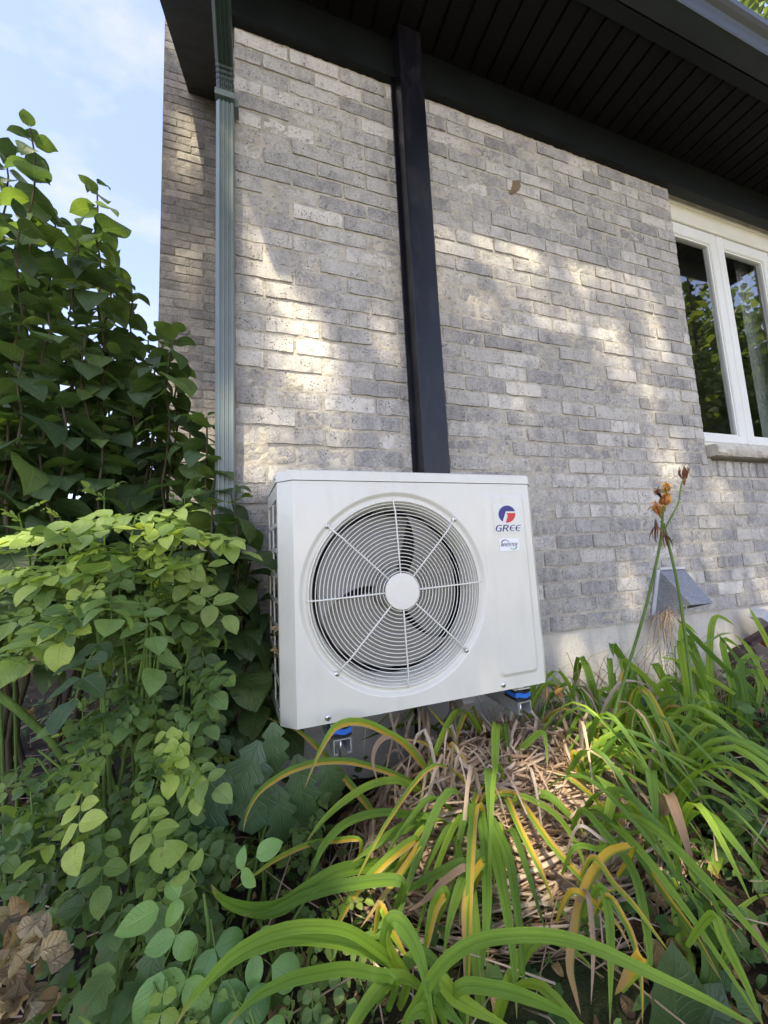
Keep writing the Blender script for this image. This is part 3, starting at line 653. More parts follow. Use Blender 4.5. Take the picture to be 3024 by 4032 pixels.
# raised service panel
lx = (AP(1283, 260)[0]+AP(1362, 1150)[0])/2; rx = (AP(1482, 262)[0]+AP(1556, 1130)[0])/2
tz = (AP(1300, 247)[1]+AP(1465, 252)[1])/2; bz = (AP(1385, 1170)[1]+AP(1540, 1148)[1])/2
pcx, pcz, phx, phz = (lx+rx)/2, (tz+bz)/2, (rx-lx)/2, (tz-bz)/2
angs2 = []
def rrect(hx, hz, r, y, n=6):
    out = []
    for (sx, sz, a0) in ((1, 1, 0), (-1, 1, 90), (-1, -1, 180), (1, -1, 270)):
        for k in range(n+1):
            a = R(a0+90*k/n); out.append((pcx+sx*(hx-r)+r*math.cos(a), y, pcz+sz*(hz-r)+r*math.sin(a)))
    return out
def corner_rect(n=6):
    out = []
    for (x, z) in ((XF1, ZF1), (XS, ZF1), (XS, ZF0), (XF1, ZF0)):
        out += [(x, YA, z)]*(n+1)
    return out
loops(fp, [corner_rect(), rrect(phx, phz, 0.02, YA), rrect(phx-0.004, phz-0.004, 0.018, YA-0.002), rrect(phx-0.012, phz-0.012, 0.014, YA-0.0075), rrect(phx-0.015, phz-0.015, 0.012, YA-0.008)], cap=True)
YP = YA-0.0085
# corner facets and sides
FD = 0.04
fp.add([(XF0, YA, ZF0), (XF0, YA, ZF1), (XF0-FD, YA+FD, ZF1), (XF0-FD, YA+FD, ZF0)], [(0, 1, 2, 3)])
fp.add([(XF1, YA, ZF0), (XF1, YA, ZF1), (XF1+FD, YA+FD, ZF1), (XF1+FD, YA+FD, ZF0)], [(3, 2, 1, 0)])
XL_, XR_ = XF0-FD, XF1+FD; YBK = 1.39
fp.add([(XR_, YA+FD, ZF0), (XR_, YA+FD, ZF1), (XR_, YBK, ZF1), (XR_, YBK, ZF0)], [(3, 2, 1, 0)])
def skew(m):
    m.v = [(x-0.017*max(0.0, (y-YA-FD)/(YBK-YA-FD)) if x < XF0 else x, y, z) for x, y, z in m.v]; return m
front = fp.build('front_panel', M_case, ac)
# base tray with a small lip
prof = [(XF0, YA+0.001), (XF1, YA+0.001), (XR_, YA+FD), (XR_, YBK), (XL_, YBK), (XL_, YA+FD)]
def extr(m, pr, z0, z1):
    n = len(pr); m.add([(x, y, z0) for x, y in pr]+[(x, y, z1) for x, y in pr], [(i, (i+1) % n, n+(i+1) % n, n+i) for i in range(n)]+[tuple(range(n-1, -1, -1)), tuple(range(n, 2*n))])
b_ = MB(); extr(b_, [(x, y+(0.002 if y < 1.1 else 0)) for x, y in prof], ZF0+0.002, ZF0+0.02); skew(b_).build('base_tray', M_case, ac)
l_ = MB(); e = 0.003
pl = [(XF0-0.001, YA-e), (XF1+0.001, YA-e), (XR_+e, YA+FD-0.001), (XR_+e, YBK+e), (XL_-e, YBK+e), (XL_-e, YA+FD-0.001)]
extr(l_, pl, 0.2212, 0.2475); n_ = 6
pl2 = [(x+(0.004 if x < 0.5 else -0.004), y+(0.004 if y < 1.2 else -0.004)) for x, y in pl]
l_.add([(x, y, 0.2475) for x, y in pl]+[(x, y, 0.2515) for x, y in pl2], [(i, (i+1) % 6, 6+(i+1) % 6, 6+i) for i in range(6)]+[tuple(range(6, 12))])
skew(l_).build('lid', M_case, ac)
# left side grille
sg = MB(); y0, y1 = YA+FD, YBK
sg.box((XL_, y0, ZF0), (XL_+0.004, y0+0.022, ZF1)); sg.box((XL_, y1-0.03, ZF0), (XL_+0.004, y1, ZF1))
zz = [ZF0+0.03+k*0.0735 for k in range(9)]
ym = (y0+y1)/2-0.004
sg.box((XL_+0.0002, ym-0.006, ZF0+0.001), (XL_+0.0042, ym+0.006, ZF1-0.001))
sg.box((XL_-0.0002, y0+0.022, ZF0+0.0005), (XL_+0.0038, y1-0.03, zz[0])); sg.box((XL_-0.0002, y0+0.022, zz[8]), (XL_+0.0038, y1-0.03, ZF1-0.0005))
for z in zz[1:8]: sg.box((XL_-0.0002, y0+0.022, z-0.006), (XL_+0.0038, y1-0.03, z+0.006))
skew(sg).build('side_grille', M_case, ac)
co = MB()
for k in range(60): co.box((XL_+0.03, y0+0.02+k*0.0044, ZF0+0.02), (XL_+0.05, y0+0.0222+k*0.0044, ZF1-0.01))
co.box((XL_+0.051, y0+0.01, ZF0+0.02), (XL_+0.06, YBK-0.01, ZF1-0.01)); co.box((XL_+0.03, YBK-0.03, ZF0+0.02), (XR_-0.01, YBK-0.012, ZF1-0.005))
skew(co).build('coil', M_coil, ac)
pt = MB(); pt.box((XS-0.02, YA+0.02, ZF0+0.02), (XS-0.012, YBK-0.04, ZF1-0.01)); pt.box((XL_+0.061, YA+0.03, ZF0+0.021), (XS-0.02, YBK-0.04, ZF0+0.03)); pt.build('partition', M_dark, ac)
mo = MB(); mo.box((CX-0.02, 1.24, ZF0+0.03), (CX+0.02, 1.255, ZF1-0.02)); mo.tube([(CX, 1.16, CZ), (CX, 1.25, CZ)], 0.05, 20); mo.build('motor', M_fan, ac)
fan = MB(); fan.tube([(CX, 1.115, CZ), (CX, 1.125, CZ), (CX, 1.165, CZ)], [0.045, 0.062, 0.064], 28)
fan_o = fan.build('fan', M_fan, ac, True)
for b in range(3):
    bm_ = MB(); n1, n2 = 10, 12; vs = []
    for i in range(n1+1):
        r = 0.06+(0.238-0.06)*i/n1
        sw = R(99+28*(i/n1)**1.2)
        for j in range(n2+1):
            a = R(100+120*b)+sw*(j/n2-0.35)+0.25*(i/n1)
            vs.append((CX+r*math.cos(a), 1.12+0.06*(1-j/n2)*(0.75+0.25*i/n1)+0.012*math.sin(3.1*j/n2), CZ+r*math.sin(a)))
    bm_.add(vs, [(i*(n2+1)+j, i*(n2+1)+j+1, (i+1)*(n2+1)+j+1, (i+1)*(n2+1)+j) for i in range(n1) for j in range(n2)])
    put('blade', bm_.mesh('blade', M_fan, True), fan_o)
# fan guard: close rings, eight spokes, hub disc
fg = MB(); NR = 20
def gy(r): return YA-0.010+0.004*(r/0.26)**2+(0.016*max(0, (r-0.235)/0.035)**2)
for k in range(NR):
    r = 0.0575+(0.263-0.0575)*k/(NR-1); fg.tube([(CX+r*math.cos(2*math.pi*j/84), gy(r), CZ+r*math.sin(2*math.pi*j/84)) for j in range(85)], 0.00145, 6, caps=False)
fg.tube([(CX+0.2715*math.cos(2*math.pi*j/96), YA+0.003, CZ+0.2715*math.sin(2*math.pi*j/96)) for j in range(97)], 0.0028, 7, caps=False)
guard = fg.build('fan_guard', M_wire, ac, True)
def screw(name, c, r, parent, axis=(0, -1, 0)):
    a = Vector(axis); s_ = MB(); c = Vector(c); q = a.to_track_quat('Z', 'Y'); vs = []; n = 12
    for (rr, hh) in ((1.0, 0.0), (0.95, 0.22), (0.7, 0.42), (0.3, 0.52)):
        vs += [c+q @ Vector((rr*r*math.cos(2*math.pi*k/n), rr*r*math.sin(2*math.pi*k/n), hh*r)) for k in range(n)]
    s_.add(vs, [(i*n+k, i*n+(k+1) % n, (i+1)*n+(k+1) % n, (i+1)*n+k) for i in range(3) for k in range(n)]+[tuple(3*n+k for k in range(n))], mi=0)
    for w in ((1, 0.16), (0.16, 1)):
        vs = [c+q @ Vector((x*r*0.42*w[0], y*r*0.42*w[1], 0.535*r)) for x, y in ((-1, -1), (1, -1), (1, 1), (-1, 1))]; s_.add(vs, [(0, 1, 2, 3)], mi=1)
    return s_.build(name, [M_steel, M_dark], parent, True)
for k in range(8):
    a = R(1.8+45*k); ca, sa = math.cos(a), math.sin(a); dg = k % 2
    rs = [0.045, 0.1, 0.16, 0.21, 0.24, 0.262]+([0.285] if dg else [0.277])
    sp = MB(); sp.tube([(CX+r*ca, gy(r)-0.0032 if r < 0.27 else YA+(0.001 if not dg else 0.003), CZ+r*sa) for r in rs], 0.0025, 7)
    sp.build('spoke', M_wire, guard, True)
    if dg: screw('screw', (CX+0.2905*ca, YA+0.0055, CZ+0.2905*sa), 0.0085, ac)
hd = MB(); n = 40
loops(hd, [[(CX+r*math.cos(2*math.pi*k/n), y, CZ+r*math.sin(2*math.pi*k/n)) for k in range(n)] for r, y in ((0.053, YA-0.010), (0.0535, YA-0.016), (0.052, YA-0.0185), (0.03, YA-0.0195))], cap=True)
hd.build('hub_disc', M_wire, guard)
for (x, y) in ((500, 1373), (1381, 1208)):
    X, Z = AP(x, y); screw('screw', (X, YA, Z), 0.009, ac)
for (yy, z) in ((YA+FD+0.01, 0.235), (YBK-0.015, 0.235), (YA+FD+0.01, ZF0+0.04), (YBK-0.015, ZF0+0.06), (YBK-0.015, 0.02)):
    screw('screw', ((XL_-0.003 if z > 0.22 else XL_)-0.017*(yy-YA-FD)/(YBK-YA-FD), yy, z), 0.006, ac, (-1, 0, 0))
# stickers with their print
def poly(m, pts, Y): P_ = [A2(x, y, Y) for x, y in pts]; m.add(P_, [tuple(range(len(P_)-1, -1, -1))])
def strip(m, top, bot, Y):
    n = len(top); P_ = [A2(x, y, Y) for x, y in top]+[A2(x, y, Y) for x, y in bot]
    m.add(P_, [(i, n+i, n+i+1, i+1) for i in range(n-1)])
def slab(name, pts, Y, mat, parent):
    P_ = [A2(x, y, Y) for x, y in pts]; n = len(P_); b = [p+Vector((0, 0.0006, 0)) for p in P_]
    return MB().add(P_+b, [tuple(range(n-1, -1, -1))]+[(i, (i+1) % n, n+(i+1) % n, n+i) for i in range(n)]).build(name, mat, parent)
Y1_ = YP-0.0008; Y2_ = YP-0.0011
lg = slab('logo_sticker', [(492, 468), (1085, 465), (1135, 1088), (555, 1104)], Y1_, M_clear, ac)
cxl, czl, rl = 808, 688, 184
def arc(a0, a1, n=28, r=rl): return [(cxl+r*1.0*math.cos(R(a0+(a1-a0)*k/n)), czl+r*1.015*math.sin(R(a0+(a1-a0)*k/n))) for k in range(n+1)]
e_ = MB()
# blue: from lower left over the top to the right; filled as a strip between the circle and the inner corner
outer = arc(120, 341, 40); inner_pt = (782, 628)
for i in range(40):
    poly(e_, [outer[i], outer[i+1], inner_pt], Y2_)
poly(e_, [outer[40], (979, 627), inner_pt], Y2_)
e_.build('emblem_blue', M_nblue, lg)
e_ = MB(); arr = arc(-9, 97, 20)
left = [(790, 668), (812, 690), (822, 725), (815, 770), (797, 820), (786, 870)]
cen = (880, 760)
bd = [(790, 664)]+[(985, 662)]+arr+left[::-1]
for i in range(len(bd)-1): poly(e_, [bd[i], bd[i+1], cen], Y2_)
e_.build('emblem_red', M_nred, lg)
tx = MB()
def S(pts, w0, w1=None):                     # broad pen stroke
    w1 = w1 or w0; n = len(pts); t_, b_2 = [], []
    for i, (x, y) in enumerate(pts):
        xa, ya = pts[max(0, i-1)]; xb, yb = pts[min(n-1, i+1)]; dx, dy = xb-xa, yb-ya; l = math.hypot(dx, dy) or 1
        w = (w0+(w1-w0)*i/max(1, n-1))/2; t_.append((x-dy/l*w, y+dx/l*w)); b_2.append((x+dy/l*w, y-dx/l*w))
    strip(tx, t_, b_2, Y2_)
# G R E E
S([(700, 934), (640, 932), (605, 945), (582, 985), (574, 1030), (590, 1052), (620, 1058), (672, 1056)], 20)
S([(600, 950), (583, 990), (576, 1035)], 30); S([(632, 992), (692, 990)], 18); S([(684, 985), (668, 1062)], 28)
S([(748, 924), (724, 1064)], 30); S([(735, 932), (800, 930), (838, 940), (838, 965), (805, 990), (745, 994)], 20); S([(785, 992), (828, 1062)], 28); S([(832, 945), (826, 972)], 22)
for ox in (0, 125):
    S([(985+ox, 928), (925+ox, 930), (892+ox, 955), (880+ox, 1000), (888+ox, 1036), (912+ox, 1050), (972+ox, 1050)], 16)
    S([(897+ox, 950), (884+ox, 990), (886+ox, 1030)], 28); S([(890+ox, 990), (978+ox, 988)], 14)
tx.build('lettering', M_nblue, lg)
iv = slab('inverter_sticker', [(636, 1228), (648, 1220), (1046, 1212), (1056, 1218), (1083, 1462), (1074, 1472), (672, 1496), (658, 1488)], Y1_, M_stick, ac)
tx = MB()
def arcst(pts, w, m_):
    global tx
    S(pts, w[0], w[1])
S([(690, 1310), (708, 1275), (740, 1253), (775, 1247)], 24, 16); S([(775, 1247), (810, 1258), (838, 1280), (856, 1304)], 16, 8)
LT = {'I': [[(0, 0), (0, 1)]], 'N': [[(0, 1), (0, 0)], [(0, 0), (1, 1)], [(1, 1), (1, 0)]], 'V': [[(0, 0), (.5, 1)], [(.5, 1), (1, 0)]],
      'E': [[(0, 0), (0, 1)], [(0, 0.03), (1, 0.03)], [(0, .5), (.85, .5)], [(0, .97), (1, .97)]],
      'R': [[(0, 1), (0, 0)], [(0, 0.03), (.75, 0.03), (1, .15), (1, .38), (.75, .5), (0, .5)], [(.5, .5), (1, 1)]], 'T': [[(0, 0.03), (1, 0.03)], [(.5, 0), (.5, 1)]]}
xp = 684
for ch, wd in zip('INVERTER', (0, 34, 40, 32, 33, 36, 32, 33)):
    for st in LT[ch]:
        S([(xp+u*wd+(1-v)*16, 1322+v*70-(xp-684)*0.02) for u, v in st], 11)
    xp += wd+14
tx.build('lettering', M_navy, iv)
tx = MB(); S([(872, 1398), (895, 1430), (925, 1448), (950, 1450)], 8, 18); S([(950, 1450), (985, 1440), (1012, 1418), (1028, 1388)], 18, 26); tx.build('green_swoosh', M_ngreen, iv)

# ------------------------------------------------------------------ bracket under the unit
br = thing('wall_bracket', 'galvanised wall bracket with blue rubber pads holding up the air conditioner', 'bracket', (0.5, 1.3, -0.6))
def channel(m, x0, x1, y0, y1, z0, z1, t=0.003):
    m.box((x0, y0, z1-t), (x1, y1, z1)); m.box((x0, y0, z0), (x0+t, y1, z1-t)); m.box((x1-t, y0, z0), (x1, y1, z1-t))
    m.box((x0+t, y0, z0), (x0+0.012, y1, z0+t)); m.box((x1-0.012, y0, z0), (x1-t, y1, z0+t))
for (xa, yf) in ((0.192, 1.085), (0.797, 1.085)):
    a_ = MB(); channel(a_, xa, xa+0.05, yf, 1.46, -0.536, -0.497); arm = a_.build('arm', M_brkt, br)
    for yy in (yf+0.002, 1.33):
        pd = MB(); n = 7; x0, x1 = xa-0.006, xa+0.052; L_ = 0.06
        def wav(z, dz, mi, ph):
            for k in range(n):
                u0, u1 = k/n, (k+1)/n; q = lambda u: 0.0035*math.sin(u*6.3+ph)
                pd.add([(x0+(x1-x0)*u0, yy, z+q(u0)), (x0+(x1-x0)*u1, yy, z+q(u1)), (x0+(x1-x0)*u1, yy, z+dz+q(u1)), (x0+(x1-x0)*u0, yy, z+dz+q(u0)),
                        (x0+(x1-x0)*u0, yy+L_, z+q(u0)), (x0+(x1-x0)*u1, yy+L_, z+q(u1)), (x0+(x1-x0)*u1, yy+L_, z+dz+q(u1)), (x0+(x1-x0)*u0, yy+L_, z+dz+q(u0))],
                       [(0, 1, 2, 3), (5, 4, 7, 6), (3, 2, 6, 7), (1, 0, 4, 5), (0, 3, 7, 4), (1, 5, 6, 2)], 0.5, mi)
        wav(-0.4935, 0.008, 1, 0.6); wav(-0.485, 0.014, 0, 0.6); wav(-0.4705, 0.008, 1, 0.6)
        pd.build('vibration_pad', [M_blue, M_rub], br)
        ft = MB(); cx_ = xa+0.024
        ft.box((cx_-0.03, yy+0.002, -0.4615), (cx_+0.03, yy+0.07, -0.4575), bev=0.001); ft.box((cx_-0.03, yy+0.05, -0.457), (cx_+0.03, yy+0.054, -0.441)); ft.build('foot', M_case, br)
        bo = MB(); bo.tube([(cx_, yy+0.022, -0.457), (cx_, yy+0.022, -0.453)], 0.02, 20); bo.tube([(cx_, yy+0.022, -0.453), (cx_, yy+0.022, -0.446)], 0.0085, 6); bo.tube([(cx_, yy+0.022, -0.446), (cx_, yy+0.022, -0.4435)], 0.004, 8); bo.build('bolt', M_steel, br, True); be = MB(); be.tube([(cx_, yy+0.022, -0.56), (cx_, yy+0.022, -0.501)], 0.004, 8); be.build('bolt_end', M_steel, br, True)
ra = MB(); channel(ra, 0.592, 0.637, 1.45, 1.49, -0.9, -0.3); ra.box((0.592, 1.452, -0.9), (0.637, 1.488, -0.3)); ra.build('rail', M_brkt, br)
cb = MB(); cb.box((0.15, 1.455, -0.40), (0.9, 1.488, -0.35)); cb.build('crossbar', M_brkt, br)
st = MB(); a, b = Vector((0.625, 1.445, -0.815)), Vector((0.625, 1.11, -0.462)); dv = (b-a).normalized(); nv = Vector((1, 0, 0)).cross(dv)*0.018
vs = []
for p in (a, b): vs += [p+Vector((-0.02, 0, 0))-nv, p+Vector((0.02, 0, 0))-nv, p+Vector((0.02, 0, 0))+nv, p+Vector((-0.02, 0, 0))+nv]
st.add(vs, [(3, 2, 1, 0), (4, 5, 6, 7), (0, 1, 5, 4), (1, 2, 6, 5), (2, 3, 7, 6), (3, 0, 4, 7)]); st.build('strut', M_brktedge, br)

# ------------------------------------------------------------------ leaf shapes
def leaf_verts(L, W, prof, n=6, fold=0.25, curl=0.4, notch=0.0, wav=0.0, ph=0.0, cols=(-1, -0.5, 0, 0.5, 1), twist=0.0):
    vs, uv = [], []; y = z = 0.0; nc = len(cols)
    for i in range(n+1):
        t = i/n; hw = W*prof(t)
        if i: a = curl*(t-0.5/n)*2-0.15*curl; y += math.cos(a)*L/n; z -= math.sin(a)*L/n
        tw = twist*t
        for u in cols:
            x = u*hw; dz = fold*abs(u)*hw+wav*hw*math.sin(t*8+u*2.2+ph)
            vs.append((x*math.cos(tw)-dz*math.sin(tw), y-notch*L*u*u*max(0.0, 1-t/0.3)**1.3, z+x*math.sin(tw)+dz*math.cos(tw))); uv.append(((u+1)/2, t))
    fs = [(i*nc+k, i*nc+k+1, (i+1)*nc+k+1, (i+1)*nc+k) for i in range(n) for k in range(nc-1)]
    return vs, fs, uv
def heart(t):
    if t < 0.3: return math.sqrt(max(0.0, 1-(1-t/0.3)**2))*0.93+0.07
    s_ = (t-0.3)/0.7; return ((1-s_**2.0)**1.15+0.06*(1-s_)*s_*4)*(1 if s_ < 1 else 0)
def ovate(t): return max(0.0, math.sin(math.pi*t**0.8))**0.75 if t < 1 else 0.0
def lance(t): return max(0.0, math.sin(math.pi*t**0.7))**0.9*(1-0.25*t) if t < 1 else 0.0
def serrate(base, k, d): return lambda t: base(t)*(1-d*(1-((t*k) % 1.0)))
def oakp(t):
    if t >= 1: return 0
    b = 0.25+0.75*math.sin(math.pi*min(1, t*0.95)**0.95); q = (t*4.2) % 1.0
    return max(0.05, b*(0.42+0.58*(q if q < 0.75 else (1-q)*3)))
def variants(name, mat, L, W, prof, k, rs, **kw):
    out = []; rg = random.Random(rs)
    for i in range(k):
        a = dict(kw); a['fold'] = kw.get('fold', .25)*rg.uniform(0.4, 1.6); a['curl'] = kw.get('curl', .4)*rg.uniform(0.3, 1.8); a['wav'] = kw.get('wav', 0)*rg.uniform(0.5, 1.6); a['ph'] = rg.uniform(0, 6); a['twist'] = rg.uniform(-0.35, 0.35)
        vs, fs, uv = leaf_verts(L*rg.uniform(0.92, 1.08), W*rg.uniform(0.9, 1.1), prof, **a); m = MB().add(vs, fs, 0.5, 0, uv)
        out.append((m, m.mesh(name, mat, True)))
    return out
def compound(name, mats, k, rs, L, W, prof, pairs, gap, stalk=0.3, n=4):
    out = []; rg = random.Random(rs)
    for i in range(k):
        m = MB(); tot = gap*(pairs+stalk*2)
        ax = lambda s_: Vector((0.06*tot*math.sin(s_*2+i), s_*tot, -0.22*tot*s_*s_))
        m.tube([ax(0), ax(0.5), ax(1)], [0.0018, 0.0014, 0.0008], 4, 0.5, 1, False)
        items = [(1.0, 0, 1.12)]+[((stalk*2*0.5+p+0.4)/(pairs+stalk*2), sd, 0.75+0.25*p/max(1, pairs-1)) for p in range(pairs) for sd in (-1, 1)]
        for (s_, sd, sc) in items:
            sc *= rg.uniform(0.85, 1.12); an = sd*R(rg.uniform(55, 75)) if sd else rg.uniform(-0.15, 0.15)
            vs, fs, uv = leaf_verts(L*sc, W*sc, prof, n=n, fold=rg.uniform(0.05, 0.4), curl=rg.uniform(0.0, 0.7), wav=0.08, ph=rg.uniform(0, 6))
            M = Matrix.Translation(ax(s_)) @ Matrix.Rotation(-an, 4, 'Z') @ Matrix.Rotation(rg.uniform(-0.3, 0.25), 4, 'Y') @ Matrix.Rotation(rg.uniform(-0.25, 0.15), 4, 'X')
            m.add([M @ Vector(v) for v in vs], fs, 0.5, 0, uv)
        out.append((m, m.mesh(name, mats, True)))
    return out
def frame(loc, d, up, sc=1.0):
    y = Vector(d).normalized(); z = Vector(up); z = z-y*z.dot(y)
    if z.length < 1e-4: z = Vector((0.3, 0.2, 1)); z = z-y*z.dot(y)
    z.normalize(); x = y.cross(z)
    return Matrix(((x.x*sc, y.x*sc, z.x*sc, loc[0]), (x.y*sc, y.y*sc, z.y*sc, loc[1]), (x.z*sc, y.z*sc, z.z*sc, loc[2]), (0, 0, 0, 1)))
def place_leaves(items, parent, name, mats_s, limit=300, rest='foliage'):
    """items: (variant, matrix). The leaves that show largest become parts, the others one mass."""
    def key(q):
        c = q[1].translation; p = pix(c)
        vis = p and -30 < p[0] < 1690 and -30 < p[1] < 2240
        return (0 if vis else 1, c.length/ max(1e-3, q[1].to_scale().x))
    items = sorted(items, key=key); mass = MB()
    for k, (var, M) in enumerate(items):
        if k < limit: put(name, var[1], parent, M)
        else:
            b = len(mass.v); mass.v.extend([tuple(M @ Vector(v)) for v in var[0].v]); mass.f.extend([tuple(b+i for i in q) for q in var[0].f]); mass.mi.extend(var[0].mi)
            mass.r.extend([random.random()]*len(var[0].v)); mass.uv.extend(var[0].uv)
    if mass.v: mass.build(rest, mats_s, parent, True, 'stuff')
U = random.uniform
def spline_(P, n=10):
    out = []; m_ = len(P)-1
    for i in range(n+1):
        t = i/n*m_; k = min(m_-1, int(t)); f_ = t-k; p0, p1, p2, p3 = P[max(0, k-1)], P[k], P[k+1], P[min(m_, k+2)]
        out.append(0.5*((2*p1)+(p2-p0)*f_+(2*p0-5*p1+4*p2-p3)*f_*f_+(3*p1-p0-3*p2+p3)*f_**3))
    return out
def jit(v, k): return Vector(v)+Vector((U(-k, k), U(-k, k), U(-k, k)))

# ------------------------------------------------------------------ lilac bushes
V_lil = variants('leaf', M_lilac, 0.13, 0.052, heart, 12, 21, n=9, fold=0.1, curl=0.5, notch=0.12, wav=0.11)
def lilac(name, label, stems, limit, group=None, sp=0.066, scale=1.0):
    base = Vector((sum(s_[2][0] for s_ in stems)/len(stems), sum(s_[2][1] for s_ in stems)/len(stems), GZ))
    t = thing(name, label, 'shrub', base, group); items = []
    for (top, ctrl, bot, zmin) in stems:
        top, bot = Vector(top), Vector(bot); pts = []
        L = (top-bot).length; n = max(4, int(L/0.12)); off = Vector((U(-.05, .05), U(-.05, .05), 0))
        for i in range(n+1):
            s_ = i/n; pts.append(bot.lerp(top, s_)+off*math.sin(math.pi*s_)+Vector((0.012*math.sin(i*1.9), 0.012*math.cos(i*1.3), 0)))
        m = MB(); m.tube(pts, [0.008*(1-0.75*i/n)+0.0012 for i in range(n+1)], 5); m.build('stem', M_stem, t, True)
        s_ = L; ang = U(0, 6); k = 0
        while s_ > 0.1:
            f_ = s_/L; i = min(n-1, int(f_*n)); p = pts[i].lerp(pts[i+1], f_*n-i)
            if p.z < zmin: break
            sz = scale*(0.5+0.13*min(5, k))*U(0.85, 1.12) if k < 4 else scale*U(0.6, 1.25)
            for sd in (0, math.pi):
                a = ang+sd+U(-.3, .3); o = Vector((math.cos(a), math.sin(a), 0)); el = U(-0.5, 0.2) if k > 1 else U(0.2, 0.9)
                d = o*math.cos(el)+Vector((0, 0, math.sin(el))); pt = p+d*0.022*sz
                if k < 14 or U(0, 1) < 0.75: items.append((random.choice(V_lil), frame(pt, d+Vector((0, 0, -0.15)), jit((0, 0, 1), 0.35)+o*0.25, sz)))
            ang += math.pi/2+U(-.25, .25); s_ -= sp*U(0.8, 1.25)*(0.75 if k < 2 else 1); k += 1
    place_leaves(items, t, 'leaf', M_lilac_s, limit)
    return t
st = []
for (x, y, Y) in ((75, 285, 1.75), (205, 400, 1.8), (20, 330, 1.9), (-60, 330, 1.8), (120, 470, 1.95), (165, 520, 1.7), (245, 560, 1.95), (45, 480, 1.6), (285, 640, 1.85), (-20, 560, 1.55), (100, 640, 1.6), (180, 700, 1.65),
                  (320, 735, 1.8), (230, 760, 1.7), (60, 760, 1.5), (-60, 700, 1.6), (140, 850, 1.5), (290, 880, 1.7), (10, 900, 1.5), (350, 830, 1.8), (215, 930, 1.55), (80, 980, 1.45), (330, 980, 1.65), (-50, 1000, 1.5),
                  (60, 520, 2.1), (150, 620, 2.1), (230, 690, 2.15), (0, 640, 2.1), (290, 790, 2.1), (100, 800, 2.1)):
    p = at(x, y, Y); st.append((p, None, (p.x*0.93+U(-.12, .12), Y+U(-.12, .12), GZ), -0.25))
lilac('lilac_bush', 'tall dark green heart leaved shrub rising against the sky beside the house', st, 300)
st = []
for (x, y, Y, bx) in ((372, 715, 1.62, 385), (440, 900, 1.5, 470), (345, 735, 1.7, 330), (405, 905, 1.55, 440), (470, 1000, 1.42, 500), (390, 800, 1.7, 400), (500, 1185, 1.38, 515), (505, 1060, 1.36, 515), (535, 1215, 1.34, 540), (455, 1090, 1.3, 470), (560, 1260, 1.36, 565)):
    p = at(x, y, Y); q = at(bx, 1500, Y); st.append((p, None, (q.x, Y, GZ), -0.6))
lilac('lilac_sapling', 'slender young shrub with paired heart leaves in front of the drainpipe', st, 190, sp=0.066, scale=1.0)

# ------------------------------------------------------------------ rose bushes and low leafy plants
V_rose = compound('leaf', [M_rose, M_gstem], 10, 31, 0.046, 0.0165, serrate(ovate, 7, 0.08), 3, 0.03, 0.3, 6)
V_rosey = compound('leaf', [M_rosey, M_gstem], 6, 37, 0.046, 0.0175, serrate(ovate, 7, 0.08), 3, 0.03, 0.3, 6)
V_rasp = compound('leaf', [M_rasp, M_gstem], 4, 41, 0.105, 0.04, serrate(ovate, 8, 0.16), 1, 0.03, 1.2, 8)
V_weed = variants('leaf', M_weed, 0.07, 0.012, lance, 6, 43, n=5, fold=0.3, curl=0.6)
V_oval = compound('leaf', [M_rose, M_gstem], 5, 47, 0.034, 0.014, ovate, 2, 0.026)
V_lobe = variants('leaf', M_rose, 0.07, 0.035, serrate(ovate, 3, 0.42), 6, 49, n=9, fold=0.15, curl=0.4, wav=0.1)
def bush(name, label, cat, c, rad, n, fam, mass_mats, lim=120, sc=(0.8, 1.25), fam2=None, p2=0.0, ncane=8, canemat=None, group=None, updir=0.5, zcut=-0.2):
    c = Vector(c); t = thing(name, label, cat, (c.x, c.y, GZ), group or {'rose_bush': 'wild roses left of the condenser', 'cinquefoil': 'low oval leaved plants at the lower left'}.get(name)); items = []
    for k in range(n):
        while True:
            q = Vector((U(-1, 1), U(-1, 1), U(zcut, 1)))
            if 0.45 < q.length < 1: break
        o = Vector((q.x, q.y, q.z*0.5)); p = c+Vector((q.x*rad[0], q.y*rad[1], q.z*rad[2]))
        if p.z < gz(p.x, p.y)+0.03: p.z = gz(p.x, p.y)+U(0.03, 0.1)
        if p.y > 1.44 and p.x > XC-0.05: continue
        if p.x > -0.12 and p.z > -0.62: continue
        d = Vector((q.x+U(-.6, .6), q.y+U(-.6, .6)-0.25, U(-.95, .35))); up = Vector((q.x*0.4, q.y*0.4-0.35, 1))+jit((0, 0, 0), updir)
        hi = fam2 and q.z > 0.3 and U(0, 1) < p2
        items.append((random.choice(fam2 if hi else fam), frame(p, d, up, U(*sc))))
    place_leaves(items, t, 'leaf', mass_mats, lim)
    for k in range(ncane):
        a = U(0, 6.28); e = c+Vector((math.cos(a)*rad[0]*U(.4, .9), math.sin(a)*rad[1]*U(.4, .9), rad[2]*U(.3, .9))); b = Vector((c.x+U(-.06, .06), c.y+U(-.06, .06), GZ-0.02))
        md = b.lerp(e, 0.5)+Vector((0, 0, 0.12)); m = MB(); m.tube([b.lerp(md, i/4).lerp(md.lerp(e, i/4), i/4) for i in range(5)], [0.005, 0.0045, 0.004, 0.003, 0.002], 5); m.build('cane', canemat or M_gstem, t, True)
    return t
RS = [M_rose_s, M_gstem]
bush('rose_bush', 'bushy wild rose with sunlit yellow green top leaves beside the condenser', 'rose bush', at(270, 1325, 1.1), (0.13, 0.16, 0.2), 66, V_rose, RS, 200, (0.45, 1.45), V_rosey, 0.75)
